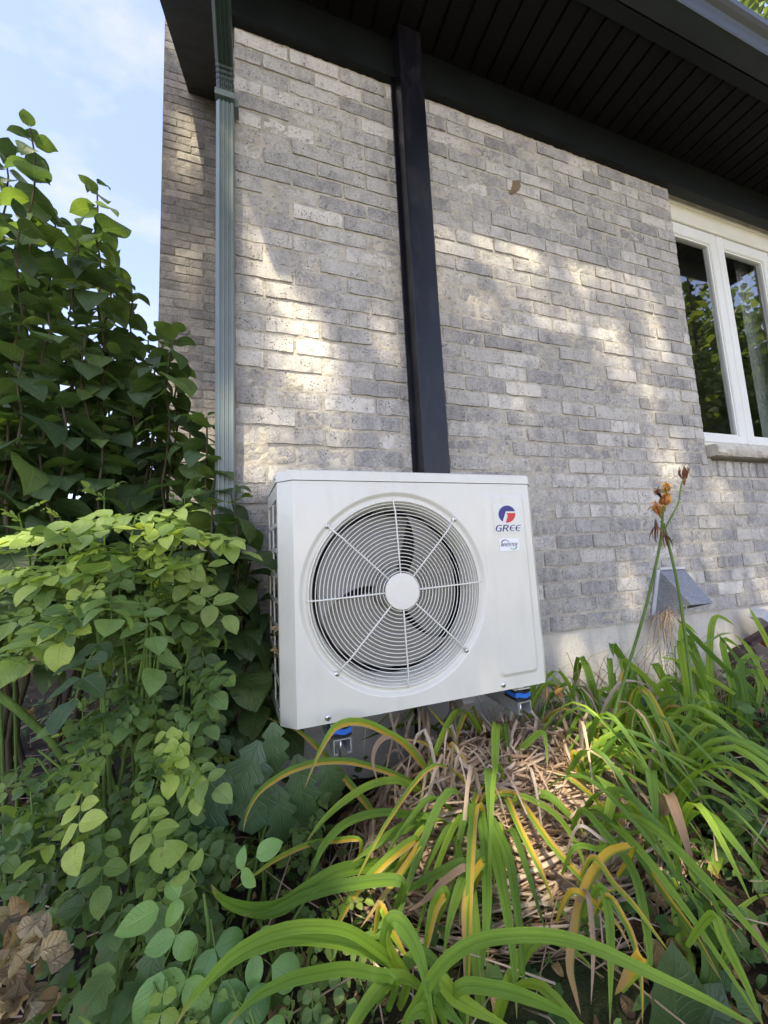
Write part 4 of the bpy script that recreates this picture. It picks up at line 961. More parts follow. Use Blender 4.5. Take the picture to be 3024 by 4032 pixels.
bush('rose_bush', 'dim wild rose with arching canes at the left edge under the lilac', 'rose bush', at(20, 1400, 1.28), (0.2, 0.2, 0.17), 62, V_rose, RS, 130, (0.55, 1.1), V_rosey, 0.3, 3)
bush('rose_bush', 'low spreading wild rose with bug eaten leaves below the thick arching cane', 'rose bush', at(310, 1690, 1.05), (0.22, 0.18, 0.19), 150, V_rose, RS, 170, (0.5, 0.95), V_rosey, 0.2, zcut=-0.6)
bush('rose_bush', 'shaded wild rose tucked between the drainpipe and the condenser side', 'rose bush', at(390, 1460, 1.2), (0.16, 0.13, 0.17), 76, V_rose, RS, 120, (0.6, 1.15), zcut=-0.7)
bush('cinquefoil', 'low patch of small oval leaves left of the daylily leaves', 'plant', at(250, 1920, 0.93), (0.18, 0.13, 0.1), 84, V_oval, RS, 130, (0.45, 0.95), zcut=-0.6, ncane=5)
bush('cinquefoil', 'oval leaved seedlings under the left bracket arm beside the oak sapling', 'plant', at(560, 1790, 1.05), (0.12, 0.08, 0.16), 46, V_oval, RS, 46, (0.7, 1.1), zcut=-0.6, ncane=4)
bush('geranium_plant', 'low plant with lobed bluish green leaves at the bottom left', 'plant', at(330, 2040, 0.8), (0.13, 0.1, 0.08), 56, V_lobe, [M_rose_s], 60, (0.5, 0.95), zcut=-0.5, ncane=5)
bush('cinquefoil', 'patch of small oval leaves lowest along the bottom edge, left of the raspberry', 'plant', at(300, 2190, 0.7), (0.13, 0.08, 0.06), 54, V_oval, RS, 80, (0.4, 0.8), zcut=-0.6, ncane=3)
bush('seedling_patch', 'pale oval leaved seedlings under the daylily leaves at bottom centre left', 'plant', at(600, 2080, 0.8), (0.16, 0.1, 0.1), 60, V_oval, RS, 60, (0.4, 0.85), zcut=-0.6, ncane=4)
for (x0, y0, x1, y1, Y) in ((330, 1330, 410, 1150, 1.08), (200, 1300, 130, 1150, 1.1), (280, 1280, 300, 1110, 1.06), (180, 1380, 40, 1230, 1.1)):
    rose0 = bpy.data.objects['rose_bush']; b0, e0 = at(x0, y0, Y), at(x1, y1, Y); md = b0.lerp(e0, .5)+Vector((0, -.02, .05)); pts = spline_([b0, md, e0, e0+(e0-md)*.3+Vector((0, 0, -.03))]); m = MB(); m.tube(pts, [.004-.0003*i for i in range(len(pts))], 5); m.build('cane', M_gstem, rose0, True)
    for k in range(8):
        p = pts[min(len(pts)-1, 2+k)]; sd = 1 if k % 2 else -1; put('leaf', random.choice(V_rosey)[1], rose0, frame(p, (sd*.8, U(-.7, .1), U(-.3, .3)), (U(-.3, .3), -.5, 1), U(.7, 1.25)))
# thick thorny cane
cn_ = MB(); pts = [at(*q) for q in ((-30, 1480, 1.1), (40, 1535, 1.12), (110, 1600, 1.14), (165, 1680, 1.16), (200, 1760, 1.17))]
cn_.tube(pts, [0.0085, 0.008, 0.0075, 0.007, 0.006], 8)
for k in range(70):
    i = random.randrange(4); p = pts[i].lerp(pts[i+1], U(0, 1)); a = Vector((U(-1, 1), U(-1, 1), U(-1, 1))).normalized(); cn_.tube([p+a*0.006, p+a*0.014], [0.0012, 0.0003], 4)
tag(cn_.build('thorny_cane', M_gstem, None, True), 'thick thorny yellow green rose cane slanting down at the left edge', 'rose cane')
for (q, lab) in (([(235, 1460, 1.2), (150, 1440, 1.18), (60, 1430, 1.16), (-20, 1420, 1.15)], 'thin pale horizontal rose cane below the sunlit rose leaves'), ([(30, 1390, 1.2), (70, 1290, 1.2), (110, 1220, 1.2), (140, 1165, 1.2)], 'slender arching green rose cane at the left under the lilac')):
    m = MB(); m.tube([at(*p) for p in q], [0.005, 0.0045, 0.004, 0.003], 6); tag(m.build('rose_cane', M_gstem, None, True), lab, 'rose cane')

# raspberry
rp = thing('raspberry_plant', 'young raspberry plant with large toothed light green leaves by the bottom daylily leaves', 'plant', atz(450, 2080, GZ))
for (x, y, Y, dx, dz, dy, sc) in ((420, 1920, 0.74, -0.7, 0.1, -0.3, 0.62), (495, 1900, 0.75, 0.8, 0.55, -0.2, 0.62), (455, 1985, 0.73, 0.35, -0.75, -0.6, 0.95), (410, 1960, 0.73, -0.4, -0.6, -0.6, 0.85), (430, 2040, 0.71, -0.5, -1, -0.5, 1.0), (495, 2120, 0.68, 0.4, -0.8, -0.5, 1.0), (520, 2030, 0.71, 0.8, -0.5, -0.3, 0.8), (540, 2180, 0.65, 0.3, -0.9, -0.5, 0.9)):
    p = at(x, y, Y); put('leaf', random.choice(V_rasp)[1], rp, frame(p, (dx, dy, dz), (0.1, -0.75, 0.75), sc*0.75))
yl = compound('leaf', [M_rosey, M_gstem], 1, 61, 0.05, 0.02, serrate(ovate, 6, 0.15), 1, 0.02, 1.2, 7)
put('leaf', yl[0][1], rp, frame(at(425, 1905, 0.71), (-0.2, -0.3, 0.5), (0, -0.9, 0.5), 0.8))
m = MB(); m.tube([at(455, 2160, 0.72), at(450, 2000, 0.73), at(440, 1930, 0.74)], [0.004, 0.003, 0.002], 6); m.build('stem', M_gstem, rp, True)
# narrow leaved weeds and others
def weed(name, label, x, y0, y1, Y, fam, n, sc, spread=0.9, group=None, lean=0.0):
    b, t_ = at(x, y0, Y), at(x+lean, y1, Y); w = thing(name, label, 'plant', b, group or 'weeds and shoots in the flower bed')
    m = MB(); m.tube([b, b.lerp(t_, .5)+Vector((0.006, 0, 0)), t_], [0.003, 0.0025, 0.0012], 5); m.build('stem', M_gstem, w, True)
    for k in range(n):
        f_ = 0.15+0.85*k/(n-1); a = k*2.4; p = b.lerp(t_, f_); o = Vector((math.cos(a), math.sin(a), 0))
        put('leaf', random.choice(fam)[1], w, frame(p, o*spread+Vector((0, 0, 0.15+0.8*(f_ > .85))), Vector((0, 0, 1))-o*0.2, sc*(1.1-0.55*f_)*U(.85, 1.15)))
    return w
weed('weed', 'narrow leaved weed standing in the shade left of the daylily leaves', 640/1.82, 3560/1.8228, 3330/1.8228, 0.98, V_weed, 22, 1.0)
weed('weed', 'tall thin weed with drooping narrow leaves near the flower stalks', 1470, 1730, 1400, 1.2, V_weed, 16, 1.1, lean=-12)
weed('weed', 'leafy green weed in front of the concrete under the vent hood', 1330, 1640, 1530, 1.36, V_lobe, 14, 1.1)
weed('weed', 'broad leaved weed between the flower stalks and the iris', 1445, 1800, 1600, 1.15, V_oval, 14, 1.3)
weed('weed', 'feathery weed growing left of the tall right flower stalk base', 1500, 1950, 1740, 1.0, V_weed, 20, 0.9)
weed('rose_shoot', 'young upright rose shoot with yellow tip at the left edge', 75, 1300, 1110, 1.2, V_rosey, 9, 0.75, lean=-35)
weed('rose_shoot', 'small reddish stemmed shoot below the horizontal rose cane', 170, 1680, 1520, 1.1, V_rosey, 8, 0.5, lean=8)

for (x, y0, y1, Y, fam, n, sc, lean, lab) in ((150, 1330, 1120, 1.2, V_rosey, 8, .6, -20, 'pale rose shoot standing above the left end of the sunlit rose'), (215, 1300, 1060, 1.16, V_rose, 9, .75, 10, 'dark leaved upright rose shoot in front of the lilac stems'), (385, 1340, 1075, 1.16, V_rose, 9, .7, 14, 'upright rose shoot with level leaflets left of the drainpipe foot'), (60, 1900, 1690, .95, V_weed, 18, .9, 6, 'narrow leaved weed at the left edge above the dried hosta'), (420, 1790, 1640, 1.0, V_rosey, 8, .45, 6, 'yellowish rose shoot in front of the oak leaves')):
    weed('rose_shoot' if fam is not V_weed else 'weed', lab, x, y0, y1, Y, fam, n, sc, .9, None, lean)
# oak sapling
V_oak = variants('leaf', M_oak, 0.17, 0.072, oakp, 5, 71, n=16, fold=0.12, curl=0.35, wav=0.05)
ok = thing('oak_sapling', 'dark green lobed oak leaves hanging in the shade under the left of the condenser', 'oak sapling', (0.02, 1.25, GZ))
for (x, y, Y, dx, dz, sc) in ((560, 1600, 0.98, -0.5, -0.9, 0.95), (480, 1650, 0.98, -0.3, -1, 1.0), (560, 1640, 1.0, -0.1, -1, 0.9), (640, 1630, 1.05, 0.15, -1, 0.95), (700, 1640, 1.1, 0.3, -1, 0.9), (600, 1700, 1.02, 0.1, -1, 0.8), (590, 1560, 1.05, 0.0, -1, 0.8), (650, 1720, 1.08, 0.2, -1, 0.8)):
    put('leaf', random.choice(V_oak)[1], ok, frame(at(x, y, Y), (dx, -0.25, dz), (0.1, -1, 0.35), sc*1.0))
m = MB(); m.tube([(0.03, 1.28, GZ), (0.05, 1.26, -0.6), at(590, 1570, 1.25)], [0.006, 0.005, 0.003], 6); m.build('stem', M_stem, ok, True)

# dried hosta at the lower left
V_hos = variants('leaf', M_dry, 0.11, 0.035, ovate, 6, 81, n=7, fold=0.7, curl=1.3, wav=0.35)
ho = thing('dried_hosta', 'withered tan hosta leaves curled up at the bottom left corner', 'dead plant', atz(60, 2150, GZ))
for k in range(60):
    x, y = U(-40, 118), U(1975, 2240); p = at(x, y, U(.66, .78)); put('leaf', random.choice(V_hos)[1], ho, frame(p, (U(-.8, .8), U(-.6, .3), U(-1, 0.3)), (U(-.6, .6), -0.7, 0.6), U(.22, .46)))

# ------------------------------------------------------------------ daylilies
def spline(P, n):
    out = []; m_ = len(P)-1
    for i in range(n+1):
        t = i/n*m_; k = min(m_-1, int(t)); f_ = t-k
        p0, p1, p2, p3 = P[max(0, k-1)], P[k], P[k+1], P[min(m_, k+2)]
        out.append(0.5*((2*p1)+(p2-p0)*f_+(2*p0-5*p1+4*p2-p3)*f_*f_+(3*p1-p0-3*p2+p3)*f_**3))
    return out
def blade_mb(P, w, n=16, fold=0.35, taper=0.55, rnd=0.5, m=None, mi=0, viewmix=0.5, base=0.75, tw=0.0):
    Q = spline([Vector(p) for p in P], n); m = m or MB(); vs, uv = [], []
    h = Q[-1]-Q[0]; h.z = 0
    if h.length < 0.02: h = Vector((0.3, -1, 0))
    pn = Vector((0, 0, 1)).cross(h.normalized()); prev = None
    for i, p in enumerate(Q):
        t = (Q[min(i+1, n)]-Q[max(i-1, 0)]).normalized(); s_ = i/n
        vp = t.cross(p.normalized())
        if vp.length > 1e-3: vp.normalize()
        if viewmix > 0.6:
            if prev is not None and vp.dot(prev) < 0: vp = -vp
            pq = pn if pn.dot(vp) > 0 else -pn
        else:
            pq = pn
            if vp.dot(pn) < 0: vp = -vp
        a = pq*(1-viewmix)+vp*viewmix; a = a-t*a.dot(t)
        if a.length < 1e-3: a = pn
        a.normalize(); prev = a.copy(); b = t.cross(a)
        if b.z < 0: b = -b
        if tw: a, b = a*math.cos(tw*s_)+b*math.sin(tw*s_), b*math.cos(tw*s_)-a*math.sin(tw*s_)
        k = (base+(1-base)*min(1, s_/0.25))*(1.0 if s_ < taper else max(0.02, 1-((s_-taper)/(1-taper))**1.7))
        hw = w/2*k
        for u in (-1, -0.5, 0, 0.5, 1): vs.append(p+a*(u*hw)+b*(fold*abs(u)*hw)); uv.append(((u+1)/2, s_))
    m.add(vs, [(i*5+k, i*5+k+1, (i+1)*5+k+1, (i+1)*5+k) for i in range(n) for k in range(4)], rnd, mi, uv)
    return m
def L7(x, y): return 603.5+x*0.3638, 1536.1+y*0.3638
def R6(x, y): return 1042.4+x*0.3717, 1591.0+y*0.3717
def trace(cv, pts, Ya, Yb, w):
    out = []; n = len(pts)-1; cum = [0]
    for i in range(n): cum.append(cum[-1]+math.hypot(pts[i+1][0]-pts[i][0], pts[i+1][1]-pts[i][1]))
    for (x, y), c in zip(pts, cum):
        X, Yp = cv(x, y); Y = Ya+(Yb-Ya)*c/cum[-1]; q = atz(X, Yp, GZ+0.03) if raydir(X, Yp).z < -0.02 else None
        f_ = (1.0 if pts[1][1] < pts[0][1]-40 else 0.77)+0.11*c/cum[-1]
        if q is not None and q.y > 0: Y = min(Y, min(0.99, f_)*q.y)
        out.append(at(X, Yp, Y))
    k = 0.3638*1.82278/FPX*sum(p.y for p in out)/len(out)
    return out, w*k
dl = thing('daylily', 'big daylily clump with arching green and yellowing leaves over a mound of dead ones', 'daylily', (0.72, 1.08, GZ), 'daylilies below the condenser')
dl2 = thing('daylily', 'nearest daylily whose broad leaves arch across the bottom of the photo', 'daylily', (0.33, 0.62, GZ), 'daylilies below the condenser')
dl3 = thing('daylily', 'daylily at the right with tall bare stalks of withered orange flowers', 'daylily', (1.3, 0.95, GZ), 'daylilies below the condenser')
T7 = [ # (plant, kind, points, near/far depth, width)
 (dl, 'green', [(1160, 590), (1230, 700), (1290, 900), (1350, 1200), (1390, 1500), (1410, 1830)], 1.02, 0.62, 84),
 (dl, 'green', [(1190, 620), (1218, 760), (1228, 900), (1232, 1150), (1215, 1400), (1190, 1630)], 1.03, 0.68, 80),
 (dl, 'green', [(1240, 640), (1310, 740), (1370, 900), (1410, 1150), (1445, 1450), (1450, 1700)], 1.04, 0.68, 74),
 (dl, 'gold', [(1210, 900), (1140, 1000), (1100, 1150), (1098, 1400), (1100, 1640)], 0.97, 0.7, 46),
 (dl, 'green', [(1200, 860), (1120, 950), (1060, 1080), (1010, 1250), (970, 1490)], 0.97, 0.74, 74),
 (dl, 'yellow', [(985, 1080), (920, 1160), (880, 1350), (860, 1490)], 0.9, 0.74, 70),
 (dl, 'green', [(1120, 690), (1000, 640), (850, 650), (700, 710), (550, 810), (430, 900)], 1.02, 0.86, 78),
 (dl, 'green', [(840, 985), (700, 930), (520, 920), (330, 960), (180, 1050), (0, 1170), (-180, 1180), (-340, 1120), (-405, 1030)], 0.95, 0.72, 78),
 (dl, 'green', [(720, 1010), (400, 1030), (150, 1100), (-50, 1190), (-220, 1210)], 0.93, 0.74, 66),
 (dl, 'green', [(1110, 905), (950, 960), (800, 1040), (640, 1130)], 0.96, 0.84, 56),
 (dl, 'gold', [(850, 780), (720, 960), (600, 1120), (480, 1290)], 0.96, 0.82, 40),
 (dl, 'yellow', [(820, 765), (680, 850), (560, 960), (450, 1080), (350, 1260), (290, 1400)], 0.98, 0.8, 58),
 (dl, 'tan', [(1110, 930), (980, 1010), (860, 1130), (760, 1190)], 0.96, 0.86, 42),
 (dl, 'green', [(1290, 475), (1380, 300), (1460, 200), (1560, 125), (1585, 220), (1590, 340)], 1.08, 0.92, 48),
 (dl, 'gold', [(1045, 340), (1020, 200), (1080, 260), (1150, 350), (1240, 420)], 1.1, 1.0, 34),
 (dl, 'gold', [(1200, 590), (1130, 520), (1080, 430), (1010, 300), (970, 170)], 1.05, 1.12, 40),
 (dl, 'yellow', [(1060, 300), (1040, 160), (960, 60), (880, -30)], 1.15, 1.2, 40),
 (dl, 'yellow', [(960, 470), (860, 330), (740, 190), (640, 130), (540, 80), (430, 62), (340, 90), (290, 150), (220, 280), (150, 460)], 1.1, 0.92, 48),
 (dl, 'tan', [(900, 430), (820, 250), (700, 160), (640, 150), (580, 200), (555, 300), (590, 440)], 1.1, 0.98, 36),
 (dl, 'gold', [(1000, 310), (930, 250), (860, 190), (760, 170), (690, 165)], 1.12, 1.05, 28),
 (dl, 'green', [(940, 560), (750, 430), (640, 415), (520, 450), (380, 540), (250, 660), (160, 780)], 1.08, 0.9, 46),
 (dl, 'green', [(900, 640), (730, 610), (620, 600), (500, 620), (370, 680), (260, 800), (200, 930), (150, 1020)], 1.05, 0.86, 48),
 (dl, 'yellow', [(940, 520), (740, 400), (580, 340), (420, 300), (250, 300), (100, 340), (0, 390), (-120, 480), (-190, 600), (-215, 720)], 1.1, 0.9, 40),
 (dl, 'yellow', [(480, 770), (330, 770), (180, 790), (0, 870), (-130, 960), (-270, 1060)], 1.0, 0.8, 34),
 (dl, 'yellow', [(560, 620), (440, 460), (310, 310), (200, 190), (80, 100), (-80, 40)], 1.1, 1.15, 42),
 (dl2, 'green', [(740, 1870), (830, 1720), (900, 1600), (1000, 1480), (1150, 1380), (1350, 1340), (1600, 1340), (1850, 1400), (2200, 1560), (2500, 1700), (2760, 1840), (2950, 1960)], 0.6, 0.36, 84),
 (dl2, 'green', [(640, 1290), (690, 1240), (760, 1310), (830, 1450), (880, 1650), (915, 1880)], 0.62, 0.55, 96),
 (dl2, 'green', [(760, 1610), (690, 1480), (650, 1380), (645, 1285)], 0.66, 0.62, 60),
 (dl2, 'green', [(760, 1600), (680, 1500), (560, 1400), (420, 1310), (250, 1275), (0, 1300), (-250, 1420), (-450, 1620), (-640, 1900)], 0.66, 0.55, 62),
 (dl2, 'green', [(750, 1590), (620, 1470), (420, 1390), (200, 1350), (0, 1360), (-250, 1460), (-500, 1680), (-620, 1880)], 0.67, 0.56, 64),
 (dl2, 'green', [(690, 1600), (560, 1560), (400, 1530), (200, 1560), (50, 1600), (-150, 1700), (-320, 1880)], 0.66, 0.56, 66),
 (dl2, 'green', [(1070, 1640), (1300, 1650), (1500, 1710), (1659, 1780), (1850, 1890)], 0.6, 0.46, 84),
 (dl2, 'green', [(930, 1590), (1050, 1700), (1200, 1790), (1380, 1880)], 0.62, 0.55, 92),
 (dl2, 'green', [(910, 1680), (1000, 1780), (1110, 1890)], 0.61, 0.56, 84),
 (dl2, 'green', [(900, 1880), (870, 1780), (800, 1800), (740, 1890)], 0.58, 0.55, 80),
 (dl2, 'yellow', [(600, 1160), (650, 1280), (720, 1400), (780, 1520)], 0.8, 0.7, 46)]
TR = [(dl, 'yellow', [(10, 350), (80, 320), (140, 360), (210, 520), (300, 700), (360, 830), (425, 1000)], 1.05, 0.8, 46),
 (dl, 'yellow', [(60, 360), (170, 330), (260, 430), (380, 600), (500, 740), (620, 860), (720, 905), (810, 870)], 1.05, 0.8, 48),
 (dl, 'green', [(200, 350), (330, 390), (450, 480), (540, 620), (590, 740), (590, 820)], 1.06, 0.86, 42),
 (dl, 'yellow', [(170, 230), (260, 230), (370, 300), (470, 400), (560, 510), (600, 620)], 1.1, 0.92, 48),
 (dl, 'yellow', [(620, 700), (610, 500), (590, 300), (525, 105), (570, 115), (600, 200)], 0.95, 0.88, 56),
 (dl, 'yellow', [(340, 195), (500, 240), (640, 350), (760, 480), (900, 680), (1050, 900), (1200, 1100), (1300, 1260), (1390, 1420)], 1.1, 0.72, 42),
 (dl3, 'green', [(560, 220), (740, 290), (900, 400), (1060, 560), (1200, 740), (1330, 930), (1425, 1150)], 1.08, 0.72, 66),
 (dl, 'green', [(580, 430), (740, 600), (840, 720), (900, 860), (940, 1050), (970, 1280), (960, 1410)], 1.0, 0.7, 66),
 (dl, 'gold', [(880, 650), (760, 660), (680, 730), (610, 850), (560, 980), (530, 1150), (505, 1330), (540, 1500), (570, 1620)], 0.86, 0.62, 66),
 (dl, 'green', [(680, 880), (730, 1000), (745, 1200), (745, 1400), (740, 1680)], 0.85, 0.62, 68),
 (dl, 'yellow', [(720, 930), (820, 1060), (880, 1200), (920, 1400), (930, 1690)], 0.86, 0.6, 52),
 (dl, 'tan', [(600, 900), (640, 1150), (642, 1330), (630, 1560)], 0.84, 0.66, 38),
 (dl3, 'green', [(1310, 1420), (1310, 1150), (1280, 950), (1230, 800), (1180, 640), (1110, 515)], 0.78, 0.82, 96),
 (dl3, 'green', [(1190, 1390), (1170, 1250), (1140, 1050), (1110, 900), (1130, 765), (1170, 850)], 0.78, 0.78, 90),
 (dl3, 'green', [(1330, 1040), (1400, 1180), (1480, 1330), (1560, 1500), (1640, 1700)], 0.78, 0.58, 78),
 (dl3, 'green', [(1340, 780), (1400, 580), (1500, 460), (1600, 370), (1690, 345)], 0.95, 0.86, 72),
 (dl3, 'green', [(1380, 720), (1450, 570), (1520, 510), (1585, 530), (1605, 620), (1590, 780), (1570, 910)], 0.92, 0.78, 84),
 (dl3, 'green', [(1400, 1290), (1430, 1100), (1500, 1000), (1600, 930), (1690, 915)], 0.75, 0.72, 40),
 (dl3, 'green', [(1420, 1300), (1450, 1190), (1560, 1080), (1690, 1010)], 0.74, 0.7, 40),
 (dl, 'green', [(700, 190), (800, 170), (900, 190), (1000, 250), (1045, 320), (1030, 420), (1010, 480)], 1.15, 0.95, 30),
 (dl, 'green', [(600, 420), (660, 320), (760, 170), (850, 60), (930, -40)], 1.15, 1.05, 42),
 (dl, 'green', [(560, 330), (610, 210), (680, 100), (760, -30)], 1.15, 1.1, 46),
 (dl, 'gold', [(930, 1290), (880, 1350), (830, 1420), (770, 1500)], 0.7, 0.64, 90),
 (dl, 'gold', [(520, 900), (680, 990), (790, 1100), (860, 1240)], 0.88, 0.76, 40),
 (dl, 'yellow', [(640, 700), (760, 850), (880, 980), (1000, 1140), (1120, 1300)], 0.92, 0.74, 44),
 (dl, 'green', [(540, 640), (700, 650), (860, 560), (1000, 560), (1120, 590)], 1.0, 0.9, 36),
 (dl, 'tan', [(560, 520), (700, 600), (860, 690), (1000, 650), (1060, 615)], 1.0, 0.88, 24)]
for cv, T, f_ in ((L7, T7, 1.0), (R6, TR, 1.02)):
    for (pl_, kind, pts, Ya, Yb, w) in T:
        P, W = trace(cv, pts, Ya, Yb, w*f_); P = [P[0]+Vector((0, 0.05, -0.09))]+P
        m = blade_mb(P, W*0.86, 26, U(.25, .6), 0.42 if len(pts) < 7 else 0.62, viewmix=0.88, base=0.5, tw=U(-.25, .25))
        put('leaf', m.mesh('leaf', M_blade[kind], True), pl_)
# free leaves filling the clumps
def fill(plant, c, n, rr, hh, kinds, w=(0.014, 0.026), droop=0.75, dirs=(0, 6.28)):
    for k in range(n):
        a = U(*dirs); o = Vector((math.cos(a), math.sin(a), 0)); b = Vector(c)+o*U(0.01, 0.09); b.z = gz(b.x, b.y)+U(0, 0.03)
        r = rr*U(.55, 1.1); h_ = hh*U(.6, 1.1); dz = h_*U(.3, 1.1)*droop
        P = [b, b+o*r*0.18+Vector((0, 0, h_*0.6)), b+o*r*0.45+Vector((0, 0, h_)), b+o*r*0.75+Vector((0, 0, h_-dz*0.35)), b+o*r+Vector((0, 0, max(0.02, h_-dz)))]
        if P[-1].y > 1.46: continue
        put('leaf', blade_mb(P, U(*w), 14, U(.2, .5), 0.55, viewmix=0.25, tw=U(-.5, .5)).mesh('leaf', M_blade[random.choice(kinds)], True), plant)
fill(dl, (0.8, 1.0, 0), 15, 0.52, 0.3, ['green']*7+['yellow'], (0.013, 0.021), 0.9, (4.5, 6.1))
fill(dl, (0.62, 1.0, 0), 8, 0.42, 0.26, ['green']*7+['yellow'], (0.013, 0.02), 0.9, (3.3, 4.4))
fill(dl3, (1.1, 0.95, 0), 14, 0.5, 0.3, ['green'], (0.015, 0.024), 0.9, (4.6, 6.4))
fill(dl, (0.72, 1.05, 0), 6, 0.5, 0.3, ['green']*7+['yellow'], (0.009, 0.017), 0.9, (3.3, 6.1))
fill(dl, (0.98, 1.1, 0), 8, 0.5, 0.34, ['green']*8+['yellow']*1+['tan'], (0.009, 0.018), 0.9, (4.0, 6.6))
fill(dl, (0.82, 1.2, 0), 24, 0.42, 0.34, ['green']*6+['yellow']*2+['tan'])
fill(dl, (0.62, 0.98, 0), 8, 0.3, 0.2, ['green']*4+['yellow', 'gold', 'tan'])
fill(dl2, (0.36, 0.66, 0), 7, 0.26, 0.16, ['green'])
fill(dl3, (1.25, 1.14, 0), 34, 0.36, 0.34, ['green']*7+['yellow'])
fill(dl3, (1.05, 0.85, 0), 12, 0.3, 0.25, ['green']*6+['yellow', 'tan'])
# the mound of dead leaves
dd = MB()
for k in range(1350):
    a = U(0, 6.28); r0 = U(0.0, 0.75)**0.8; a2 = a+U(-.7, .7); Lr = U(.2, .6); P = []
    cx_, cy_, rx_, ry_, hz = 0.72+U(-.06, .06), 1.08, 0.46, 0.33, U(.12, .24)
    for i in range(6):
        r = r0+Lr*i/5; aa = a+(a2-a)*i/5+0.42*math.sin(i*1.5+k*2.1); rr = min(1.08, r); h_ = hz*max(0.0, 1-rr**2.2)+0.03+U(-.022, .022)+0.02*math.sin(i*2+k)
        P.append(Vector((U(-.015,.015)+cx_+rx_*r*math.cos(aa), cy_+ry_*r*math.sin(aa), gz(cx_, cy_)+h_)))
    if max(p.y for p in P) > 1.45: continue
    blade_mb(P, U(.005, .013), 9, U(.3, 1.1), 0.45, random.random(), dd, viewmix=0.1, tw=U(-2.2, 2.2), base=0.6)
for k in range(110):                                     # upright and hooked dry ones among the green
    x, y = U(.45, 1.15), U(.95, 1.3); b = Vector((x, y, gz(x, y))); a = U(0, 6.28); o = Vector((math.cos(a), math.sin(a)-0.3, 0)); h_ = U(.18, .36)
    P = [b, b+o*0.03+Vector((0, 0, h_*.6)), b+o*0.07+Vector((0, 0, h_)), b+o*0.13+Vector((0, 0, h_*U(.6, .95))), b+o*0.16+Vector((0, 0, h_*U(.2, .7)))]
    blade_mb(P, U(.006, .013), 10, U(.3, .9), 0.5, U(0.2, 1), dd, viewmix=0.2, tw=U(-1.6, 1.6))
dd.build('dead_leaves', M_tan_s, dl, True, 'stuff')
# flower stalks
def petal_cluster(parent, p, d, n, L, W, mat, curl):
    for k in range(n):
        a = 2*math.pi*k/n+U(-.3, .3); dd_ = Vector(d).normalized(); s_ = dd_.orthogonal().normalized(); q = s_*math.cos(a)+dd_.cross(s_)*math.sin(a)
        vs, fs, uv = leaf_verts(L*U(.8, 1.2), W, ovate, n=7, fold=0.9, curl=curl*U(.5, 1.3), wav=0.35, ph=U(0, 6), twist=U(-1.2, 1.2))
        put('petal', MB().add(vs, fs, 0.5, 0, uv).mesh('petal', mat, True), parent, frame(p, dd_*0.8+q*0.6, q, 1))
def stalk(pts, r, parent=None):
    m = MB(); m.tube(spline([at(*q) for q in pts], 14), [r*(1-0.3*i/14) for i in range(15)], 7); return m.build('stalk', M_gstem, parent, True)
YK = 0.98
s1 = stalk([(1295, 1700, 1.02), (1330, 1530, 1.0), (1390, 1330, 0.99), (1425, 1180, YK), (1432, 1100, YK), (1438, 1042, YK)], 0.0055, dl3)
s2 = stalk([(1530, 1880, 0.86), (1515, 1700, 0.9), (1490, 1450, 0.94), (1465, 1270, 0.96), (1445, 1180, YK), (1434, 1130, YK)], 0.0058, dl3)
s3 = stalk([(1428, 1160, YK), (1448, 1120, YK), (1466, 1085, YK), (1470, 1055, YK), (1478, 1030, YK)], 0.003, dl3)
for (a, b) in (((1448, 1118), (1455, 1114)), ((1464, 1086), (1470, 1086)), ((1449, 1170), (1456, 1163)), ((1434, 1134), (1426, 1126)), ((1470, 1060), (1478, 1058))):
    stalk([a+(YK,), ((a[0]+b[0])/2, (a[1]+b[1])/2, YK), b+(YK,)], 0.0022, dl3)
def flower(label, p, d, n, L, W, mat, curl):
    f0 = MB(); f0.tube([p-Vector(d)*0.022, p-Vector(d)*0.005, p+Vector(d)*0.014], [0.0022, 0.0055, 0.005], 7); o = f0.build('flower', mat, dl3, True); petal_cluster(o, p, d, n+3, L*1.45, W*0.75, mat, curl); return o
flower(0, at(1436, 1092, YK), Vector((0.0, -0.1, 1)), 6, 0.045, 0.012, M_flow, 1.2)
flower(0, at(1424, 1068, YK), Vector((-0.75, -0.3, 0.5)), 7, 0.034, 0.0055, M_flowd, 2.2)
flower(0, at(1425, 1110, YK), Vector((-0.5, -0.1, 0.85)), 4, 0.05, 0.009, M_flow, 1.5)
flower(0, at(1478, 1036, YK), Vector((0.18, 0, 1)), 4, 0.04, 0.006, M_flowd, 0.8)
flower(0, at(1440, 1062, YK), Vector((-0.2, -0.2, 1)), 5, 0.036, 0.010, M_flow, 1.8)
for (x, y, dx) in ((1417, 1135, -0.1), (1434, 1152, 0.1)):
    flower(0, at(x, y, YK), Vector((dx, 0, -1)), 3, 0.04, 0.004, M_flowd, 0.5)
bd = MB(); p = at(1180, 1508, 1.1); bd.tube([p+Vector((0, 0, -.02)), p, p+Vector((.002, 0, .012)), p+Vector((.004, 0, .026)), p+Vector((.006, 0, .036))], [.0018, .004, .0062, .005, .001], 8)
bd.build('bud', M_flow, dl3, True); petal_cluster(bpy.data.objects['bud'], at(1200, 1500, 1.1), Vector((1, 0, .35)), 4, 0.042, 0.006, M_flow, 0.4)
m = MB(); m.tube([at(1160, 1600, 1.1), at(1172, 1550, 1.1), at(1179, 1515, 1.1)], 0.0022, 6); m.build('stalk', M_gstem, dl3, True)

